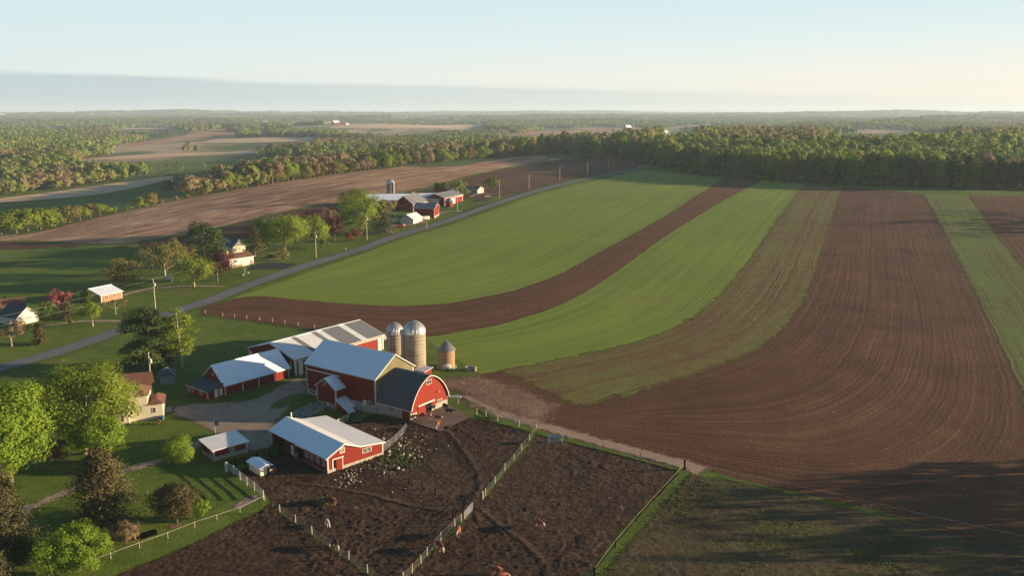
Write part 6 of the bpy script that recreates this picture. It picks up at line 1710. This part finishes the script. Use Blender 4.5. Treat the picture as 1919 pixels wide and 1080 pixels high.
fence('wire_fence', 'low wire fence along the near side of the dirt track', [(1006, 812), (1060, 825), (1130, 842), (1200, 860), (1281, 881)], 1.1, [.5, .9], WOOD, WIRE, .012, post_w=.05)
fence('rail_fence', 'single-rail fence between the corral and the weedy pasture', [(1282, 882), (1240, 928), (1193, 980), (1153, 1028), (1114, 1080)], 1.2, [1.12], WOOD, PALE_WOOD, .022, 'rail', thick_ends=True)
fence('tape_fence', 'thin white tape fence along the far edge of the weedy pasture', [(1335, 886), (1380, 897), (1470, 915), (1580, 940), (1700, 968), (1820, 995), (1940, 1022)], 1.0, [.9], WOOD, TAPE, .016, 'tape', post_w=.035)
fence('tape_fence', 'white electric tape fence curving up the lower left lawn edge', [(496, 940), (450, 962), (407, 976), (365, 990), (315, 1010), (262, 1029), (208, 1049), (150, 1070), (100, 1090)], 1.0, [.9], WHITE, TAPE, .018, 'tape', post_w=.035)
fence('board_fence', 'white four-board fence on the left edge of the corral', [(425.7, 883.8), (438, 890), (449.6, 900.5), (462.5, 911), (476, 920), (493.4, 937)], 1.55, [.35, .7, 1.05, 1.4], WHITE, board=True, post_w=.09)
fence('board_fence', 'greying board fence from the white corner post to the corral barn', [(427.5, 882), (442, 877), (460, 871), (482, 864), (506, 857), (524, 850), (541, 844)], 1.5, [.35, .7, 1.05, 1.4], WOOD, board=True, post_w=.09)
fence('pipe_fence', 'slanting pipe fence off the right corner of the corral barn', [(719, 850), (730, 840), (742, 829), (754, 817), (761, 808)], 1.6, [.3, .6, .9, 1.2, 1.5], STEEL, STEEL, .04, 'rail', post_w=.07)
gate('pipe_gate', 'pale pipe gate between the corral barn roof and the lean-to', (632, 800), (652, 788), 1.4, 6, CREAM)
fence('wire_fence', 'row of white stakes along the near edge of the ploughed strip', [(385, 588), (417.4, 593), (440, 595.5), (463, 598), (487, 601), (510.6, 603.5), (534, 607), (558.7, 611), (589.5, 616), (615, 620)], 1.2, [.6, 1.05], WHITE, WIRE, .015, post_w=.06)
fence('wire_fence', 'wire fence along the foot of the arched barn toward the lean-to', [(657, 792), (664, 786), (678, 776), (690, 772)], 1.3, [.5, 1.1], WOOD, WIRE, .012, post_w=.07)
p = G(1282.5, 882); tag(MB().box(-.14, -.14, -.3, .14, .14, 1.9).build('gate_post', WOOD), 'thick square gate post where the dirt track bends', 'post').location = p
# hay feeder
p = G(1040, 831)
t = thing('hay_feeder', 'steel hay feeder with slanted bars and a dark blue tray by the dirt track', 'feeder', tuple(p), .12)
MB().box(-1.3, -.6, 1.25, 1.3, .6, 1.38).build('tray', SHINGLE_BLUE, t)
for x in (-1.3, 1.3):
    for y in (-.6, .6): MB().tube([(x, y, -.1), (x, y, 1.7)], .05, 6).build('leg', STEEL, t)
mb = MB()
for k in range(9):
    x = -1.2 + 2.4 * k / 8
    for s in (-1, 1): mb.tube([(x, s * .25, .3), (x, s * .7, 1.2)], .03, 4)
mb.tube([(-1.3, -.25, .3), (1.3, -.25, .3)], .04, 5).tube([(-1.3, .25, .3), (1.3, .25, .3)], .04, 5).build('bars', STEEL, t)
# planter and timber edging on the lawn
p = G(282, 1004); q = G(262, 1010)
t = thing('timber_planter', 'weathered timber planter box left of the brick-coloured mulch', 'planter', tuple((p + q) / 2), math.atan2(p.y - q.y, p.x - q.x))
MB().box(-1.6, -.45, -.1, 1.6, -.33, .55).box(-1.6, .33, -.1, 1.6, .45, .55).box(-1.6, -.33, -.1, -1.48, .33, .55).box(1.48, -.33, -.1, 1.6, .33, .55).build('box', WOOD, t)
MB().box(-1.48, -.33, -.1, 1.48, .33, .4).build('soil', MATS['trampled_mud'], t)
o = drape('mulch_bed', wpts([(290, 1000), (318, 985), (362, 972), (372, 977), (335, 990), (298, 1003)]), 4, ground_mat('brick_mulch', [(.3, (.14, .06, .04)), (.7, (.3, .17, .11))], mid=2, fine=6, bump=(1, .2), feather=.5), 1.5, .1)
o = drape('rubble_patch', wpts([(420, 956), (445, 940), (478, 925), (490, 934), (470, 948), (430, 966)]), 4, ground_mat('broken_rubble', [(.3, (.13, .09, .07)), (.55, (.26, .19, .145)), (.8, (.4, .32, .25))], mid=1.2, fine=5, bump=(1, .35), feather=.5), 1.5, .1)
# rubble: pale stones strewn over the corral
r = np.random.RandomState(3); spots = []
for cx, cy, sx, sy, n, s0, s1 in ((748, 838, 34, 14, 110, .1, .36), (705, 872, 36, 14, 110, .08, .3), (655, 897, 12, 9, 55, .12, .38), (735, 868, 22, 10, 55, .08, .26), (815, 870, 70, 30, 60, .05, .15),
                                 (950, 900, 130, 70, 90, .05, .14), (700, 990, 90, 50, 60, .05, .14), (400, 1040, 90, 25, 40, .05, .13), (1100, 900, 70, 50, 60, .05, .12)):
    for _ in range(n):
        x, y = r.normal(cx, sx), r.normal(cy, sy)
        if y > 1078 or y < 805: continue
        g = G(x, y); spots.append((g.x, g.y, r.uniform(s0, s1) * r.uniform(.6, 1.0)))
for _ in range(18):
    x, y = r.normal(740, 32), r.normal(845, 16); g = G(x, y); spots.append((g.x, g.y, r.uniform(.3, .58)))
PALE_STONE = wall_mat('pale_field_stone', (.30, .25, .185), (.13, .11, .08), dirt=.6, bumps=.5, scale=1.2)
stones('rubble', 'pale broken stones heaped and strewn beside the corral barn', spots, PALE_STONE, 4)
q = np.array([tuple(G(r.normal(742, 26), r.normal(862, 11))[:2]) for _ in range(420)])
P = np.column_stack([q, terrain(q[:, 0], q[:, 1]) + r.uniform(.05, .35, len(q))])
me = fast_mesh('weeds', leaf_quads(P, unit(r.normal(size=(len(P), 3)) + np.array([.3, -.2, .5])), .26, r, 1.4).reshape(-1, 3), np.arange(len(P) * 4).reshape(-1, 4), GREEN)
me.attributes.new('tint', 'FLOAT', 'FACE').data.foreach_set('value', r.uniform(0, .3, len(P)).astype(np.float32))
tag(link_mesh('weeds', me), 'green weeds sprouting among the broken stones', 'weeds', kind='stuff')
# clods of trampled mud give the corral its rough surface
spots = []
for _ in range(5000):
    x, y = r.uniform(250, 1250), r.uniform(808, 1079)
    lx = 560 if y < 940 else 470 - (y - 940) * 1.6
    if x < lx or x > 1268 - max(0, y - 885) * .72 - 0 or (y < 870 and x < 790) or y < 790 + (x - 1000) * .26 + 10: continue
    g = G(x, y); spots.append((g.x, g.y, r.uniform(.05, .2) * (1.5 if r.uniform() < .12 else 1)))
stones('mud_clods', 'clods of trampled mud in sunlit tones all over the corral', spots, MATS['churned_lit_mud'], 9, cat='mud clods')
# hay heap
p = G(612, 944, .1)
HAY = ground_mat('hay', [(.3, (.16, .12, .05)), (.6, (.28, .22, .1)), (.8, (.36, .3, .16))], mid=1.5, fine=6, bump=(1, .3))
rs = np.random.RandomState(8)
n = 900; a = rs.uniform(0, 6.28, n); rr = rs.uniform(0, 1, n) ** .6
P = np.stack([rr * np.cos(a) * 1.6, rr * np.sin(a) * 1.1, (1 - rr) * .75 * (1 + .3 * np.sin(a * 3)) + .03], 1)
Vq = leaf_quads(P, unit(rs.normal(size=(n, 3)) * .6 + np.array([0, 0, 1.])), .26, rs, 2.6).reshape(-1, 3)
t = tag(link_mesh('hay_heap', fast_mesh('hay_heap', Vq, np.arange(n * 4).reshape(-1, 4), HAY)), 'loose heap of yellow-green hay on the corral mud', 'hay'); t.location = p

# ------------------------------------------------------------------ utility poles and wires
def pole(label, px, py, ty, transformer=False, arm=False, group='utility poles along the road'):
    p = G(px, py); h = (CAM_H - p.z) * (py - ty) / (py - 207)
    t = thing('utility_pole', label, 'utility pole', tuple(p), 0, group)
    MB().tube([(0, 0, -.5), (0, 0, h)], [.17, .12], 9).build('pole', PALE_WOOD, t, True)
    ins = MB().lathe([(.04, 0), (.09, .06), (.09, .16), (.05, .3)], 8, Matrix.Translation((0, 0, h))).build('insulator', WHITE, t)
    if transformer:
        tr = MB().lathe([(.05, 0), (.28, .05), (.28, .85), (.2, .95), (.06, 1.05)], 12, Matrix.Translation((.42, -.15, h * .82 - .4))).build('transformer', WHITE, t, True)
        MB().box(.1, -.2, h * .82, .2, -.1, h * .82 + .1).build('bracket', STEEL, tr)
    if arm: MB().box(-.9, -.06, h - .7, .9, .06, h - .56).build('crossarm', WOOD, t)
    return p, h
PL = {}
for k, a in {'yard': ('utility pole behind the cream farmhouse, with a white transformer', 285, 742, 659, True, False), 'b': ('utility pole with a transformer beyond the dark white pine', 291.5, 579, 522, True, False),
          'c': ('utility pole with a transformer on the big lawn by the road', 592.5, 483, 434, True, False), 'd': ('utility pole right of the small red-leaved tree', 688, 450, 400.5, True, False),
          'e': ('utility pole in front of the far machine shed', 857, 394, 351.5, True, False), 'f': ('utility pole just right of the neat round tree', 936.3, 371.5, 338, False, False),
          'g': ('first utility pole against the tilled hill, counted from the round tree', 991.5, 354.5, 328, False, False), 'h': ('second utility pole against the tilled hill, counted from the round tree', 1049, 339, 312, False, False),
          'i': ('third utility pole against the tilled hill, counted from the round tree', 1101, 328.5, 303.5, False, False), 'j': ('fourth utility pole against the tilled hill, counted from the round tree', 1139.5, 321.5, 299, False, False),
          'k': ('last utility pole, where the road meets the wood', 1185.7, 311.5, 290, False, False), 'p': ('short bare post on the field side of the road', 799.5, 430, 415, False, False)}.items():
    PL[k] = pole(*a)
def wire(label, ks, drop, pre=None):
    pts = [PL[k][0] + Vector((0, 0, PL[k][1] - drop)) for k in ks]
    if pre is not None: pts = [pre] + pts
    mb = MB()
    for a, b in zip(pts[:-1], pts[1:]):
        n = 10; sag = (b - a).length * .012
        mb.tube([a.lerp(b, i / n) - Vector((0, 0, sag * 4 * (i / n) * (1 - i / n))) for i in range(n + 1)], .015, 4, False)
    tag(mb.build('overhead_wire', WIRE), label, 'wire')
far_left = G(-40, 690) + Vector((-6, 4, 10))
wire('upper power wire strung along the tops of the road poles', ['b', 'c', 'd', 'e', 'f', 'g', 'h', 'i', 'j', 'k'], -.25, far_left)
wire('lower wire slung under the power wire between the road poles', ['b', 'c', 'd', 'e', 'f', 'g', 'h', 'i', 'j', 'k'], 2.3, far_left - Vector((0, 0, 2.5)))
wire('service wire from the road to the pole behind the farmhouse', ['b', 'yard'], .3)
a = PL['yard'][0] + Vector((0, 0, 7)); b = G(262, 752) + Vector((0, 4, 4.6))
# flag by the coop
p = G(404, 816)
t = thing('flag', 'small faded red and white flag on a short pole behind the coop', 'flag', tuple(p))
MB().tube([(0, 0, -.2), (0, 0, 3.1)], .035, 6).build('flagpole', WHITE, t)
FR, FW = wall_mat('flag_red', (.32, .05, .04)), wall_mat('flag_white', (.6, .55, .5))
for k in range(6):
    MB().add([(.04 + x, .06 * math.sin(x * 6), 2.95 - .16 * k - .35 * x - zz) for x in np.linspace(0, .75, 5) for zz in (0, .16)], [(2 * i, 2 * i + 1, 2 * i + 3, 2 * i + 2) for i in range(4)]).build('stripe', FR if k % 2 == 0 else FW, t)
MB().box(.03, -.03, 2.45, .36, -.015, 2.97).build('canton', wall_mat('flag_blue', (.03, .04, .12)), t)
for px, py, lb in ((424.5, 885, 'thick white corner post of the board fence'),):
    tag(MB().box(-.2, -.2, -.2, .2, .2, 1.75).build('corner_post', WHITE), lb, 'post').location = G(px, py)
for px, py, lb in ((648, 471, 'white mailbox post by the big lawn driveway'), (743, 434, 'cream mailbox on a post at the far farm drive'), (784.5, 431, 'dark mailbox on the field side of the road')):
    p = G(px, py); t = thing('mailbox', lb, 'mailbox', tuple(p))
    MB().box(-.07, -.07, -.1, .07, .07, 1.0).build('post', PALE_WOOD, t); MB().box(-.2, -.3, 1.0, .2, .3, 1.35).build('box', BLACK if 'dark' in lb else WHITE, t)

# ------------------------------------------------------------------ cattle
def hide(name, c1, c2):
    m, nt, b, out = new_mat(name); N = NT(nt)
    tcn = N.n('ShaderNodeTexCoord').outputs['Object']
    N.link(N.ramp(N.noise(tcn, 1.6, 4), [(.42, c1), (.6, c2)]), b.inputs['Base Color']); b.inputs['Roughness'].default_value = .75
    return m
HB = hide('red_brown_hide', (.17, .045, .018), (.26, .075, .028)); HK = hide('black_hide', (.012, .010, .010), (.025, .02, .018)); HW = hide('white_hide', (.40, .34, .27), (.5, .44, .36))
HR_ = hide('dark_red_hide', (.09, .025, .014), (.14, .04, .02))
HOOF = wall_mat('hoof', (.03, .025, .02))
def cow_mesh(pose, main, face, bellyw=False):
    """standing or grazing cow facing +x, one skinned surface; second material on the face, chest and lower legs"""
    hd = {'stand': [(.86, 0, 1.22), (1.06, 0, 1.36), (1.22, 0, 1.42), (1.42, 0, 1.30), (1.58, 0, 1.18)], 'graze': [(.88, 0, 1.08), (1.08, 0, .92), (1.26, 0, .70), (1.36, 0, .44), (1.42, 0, .26)],
          'walk': [(.88, 0, 1.18), (1.10, 0, 1.22), (1.28, 0, 1.22), (1.46, 0, 1.06), (1.58, 0, .92)]}[pose]
    V = [(-.78, 0, 1.14), (-.45, 0, 1.10), (0, 0, 1.04), (.42, 0, 1.06)] + hd
    Rr = [(.22, .24), (.30, .33), (.34, .38), (.29, .35), (.2, .24), (.155, .19), (.14, .16), (.105, .125), (.085, .085)]
    E = [(i, i + 1) for i in range(len(V) - 1)]
    def chain(root, pts, rad):
        k = root
        for p, q in zip(pts, rad):
            V.append(p); Rr.append((q, q)); E.append((k, len(V) - 1)); k = len(V) - 1
    w = .14 if pose == 'walk' else 0
    for s in (-1, 1):
        f = s * w
        chain(3, [(.46, s * .17, .82), (.45 + f * .5, s * .18, .48), (.44 + f, s * .18, .24), (.46 + f, s * .18, .03)], [.15, .085, .055, .065])
        chain(0, [(-.68, s * .19, .86), (-.56 - f * .4, s * .20, .60), (-.76 - f, s * .2, .40), (-.70 - f, s * .2, .03)], [.18, .105, .058, .065])
        chain(6, [(hd[2][0] - .04, s * .2, hd[2][2] + .05)], [.045])
    chain(0, [(-.99, 0, 1.12), (-1.06, 0, .8), (-1.05, 0, .48)], [.04, .03, .045])
    me = bpy.data.meshes.new('cow_cage'); me.from_pydata(V, E, [])
    o = bpy.data.objects.new('cow_cage', me); COL.objects.link(o)
    md = o.modifiers.new('skin', 'SKIN'); md.use_smooth_shade = True
    for i, q in enumerate(Rr): me.skin_vertices[0].data[i].radius = q
    me.skin_vertices[0].data[2].use_root = True
    sb = o.modifiers.new('sub', 'SUBSURF'); sb.levels = 1; sb.render_levels = 1
    dg = bpy.context.evaluated_depsgraph_get()
    out = bpy.data.meshes.new_from_object(o.evaluated_get(dg))
    bpy.data.objects.remove(o)
    out.name = 'body'
    out.materials.clear(); out.materials.append(main); out.materials.append(face)
    for pl in out.polygons:
        c = pl.center
        hx = hd[1][0] - .0
        white = (c.x > hx + .08 and abs(c.y) < .17) or (c.z < .22) or (.35 < c.x < 1.0 and c.z < .84 and abs(c.y) < .12 and bellyw)
        pl.material_index = 1 if white else 0
        pl.use_smooth = True
    return out, hd
CM = {}
def cow(label, px, py, rot, pose='stand', coat='brown', s=1.0, cat='cow'):
    key = (pose, coat)
    if key not in CM:
        main, face = {'brown': (HB, HW), 'black': (HK, HK), 'blackwhite': (HK, HW), 'white': (HW, HW), 'dark': (HR_, HW)}[coat]
        CM[key] = cow_mesh(pose, main, face, coat in ('brown', 'blackwhite'))
    me, hd = CM[key]
    p = G(px, py, .05)
    if cat == 'cow' and 'apron' in label or 'door' in label: p.z += .18
    t = thing('cow' if cat == 'cow' else 'calf', label, cat, tuple(p), rot)
    t.scale = (s, s, s)
    link_mesh('body', me, t)
    e = MB(); x, _, z = hd[2]
    for sg in (-1, 1): e.lathe([(.015, -.012), (.02, 0), (.012, .015)], 6, Matrix.Translation((x + .14, sg * .115, z + .03)))
    e.build('eyes', HOOF, t)
    mz = hd[-1]; MB().lathe([(.02, -.03), (.07, .0), (.05, .04)], 8, Matrix.Translation((mz[0] + .05, 0, mz[2] - .03)) @ Matrix.Rotation(1.2, 4, 'Y')).build('muzzle', HOOF, t)
    return t
D = -math.pi / 2     # facing the camera
cow('red-brown cow with a white face walking toward us over the dark concrete apron', 806.5, 788, D + .1, 'walk', 'brown')
cow('dark red-brown cow with a white head turned right on the apron', 821, 793, D + .75, 'stand', 'brown')
cow('red-brown cow grazing toward us at the lower edge of the apron', 820, 805, D - .1, 'graze', 'brown')
cow('black cow nearest the lit corner of the arched barn door wall', 834, 771, D + .5, 'stand', 'black')
cow('black cow standing just in front of the other black one on the apron', 842, 780, D + 1.0, 'stand', 'black', .95)
cow('brown cow side-on against the masonry by the barn door', 816, 765, .55, 'stand', 'brown', .95)
cow('small brown calf with a white head lying low beside the barn door', 778, 787, .3, 'graze', 'brown', .6, 'calf')
cow('brown and white calf standing right of the little white hut', 513, 889, D - .3, 'stand', 'brown', .8, 'calf')
cow('small white-headed dark calf at the open end of the white hut', 503, 886, D - .2, 'stand', 'blackwhite', .75, 'calf')
cow('little white calf in the shade below the corral barn windows', 556, 861, D, 'stand', 'white', .65, 'calf')
cow('dark red cow with its head in the hay heap', 620, 948, 2.9, 'graze', 'dark')
cow('white-backed cow grazing alone in the middle of the lower corral', 614, 988, D + .5, 'graze', 'white', .78)
cow('black cow with a white face by the slanting wire fence', 630, 1029, D + .45, 'graze', 'blackwhite')
cow('red-brown cow walking toward us right of the grassy fence ridge, upper of two', 859, 1006, D - .1, 'walk', 'brown')
cow('dark brown cow hugging the fence ridge, lower of two', 824, 1033, D + .5, 'graze', 'dark')
cow('red-brown cow with a white face alone in the right-hand corral', 1010, 991, D + .55, 'walk', 'brown')
cow('red-brown cow seen side-on at the very bottom of the right corral', 930, 1079, math.pi - .2, 'walk', 'brown', .9)
cow('white-faced cow cut off by the bottom edge of the view', 940, 1090, .3, 'graze', 'brown', .85)

# ------------------------------------------------------------------ air
mh, nt, b, out = new_mat('haze_air')
nt.nodes.remove(b)
vp = nt.nodes.new('ShaderNodeVolumePrincipled')
vp.inputs['Density'].default_value = 7.5e-5
vp.inputs['Color'].default_value = (.72, .88, 1.0, 1)
vp.inputs['Anisotropy'].default_value = .1
nt.links.new(vp.outputs[0], out.inputs['Volume'])
tag(MB().box(-17000, -200, -75, 17000, 20000, 135).build('haze', mh), 'thin evening haze lying over the plain', 'haze', kind='stuff')
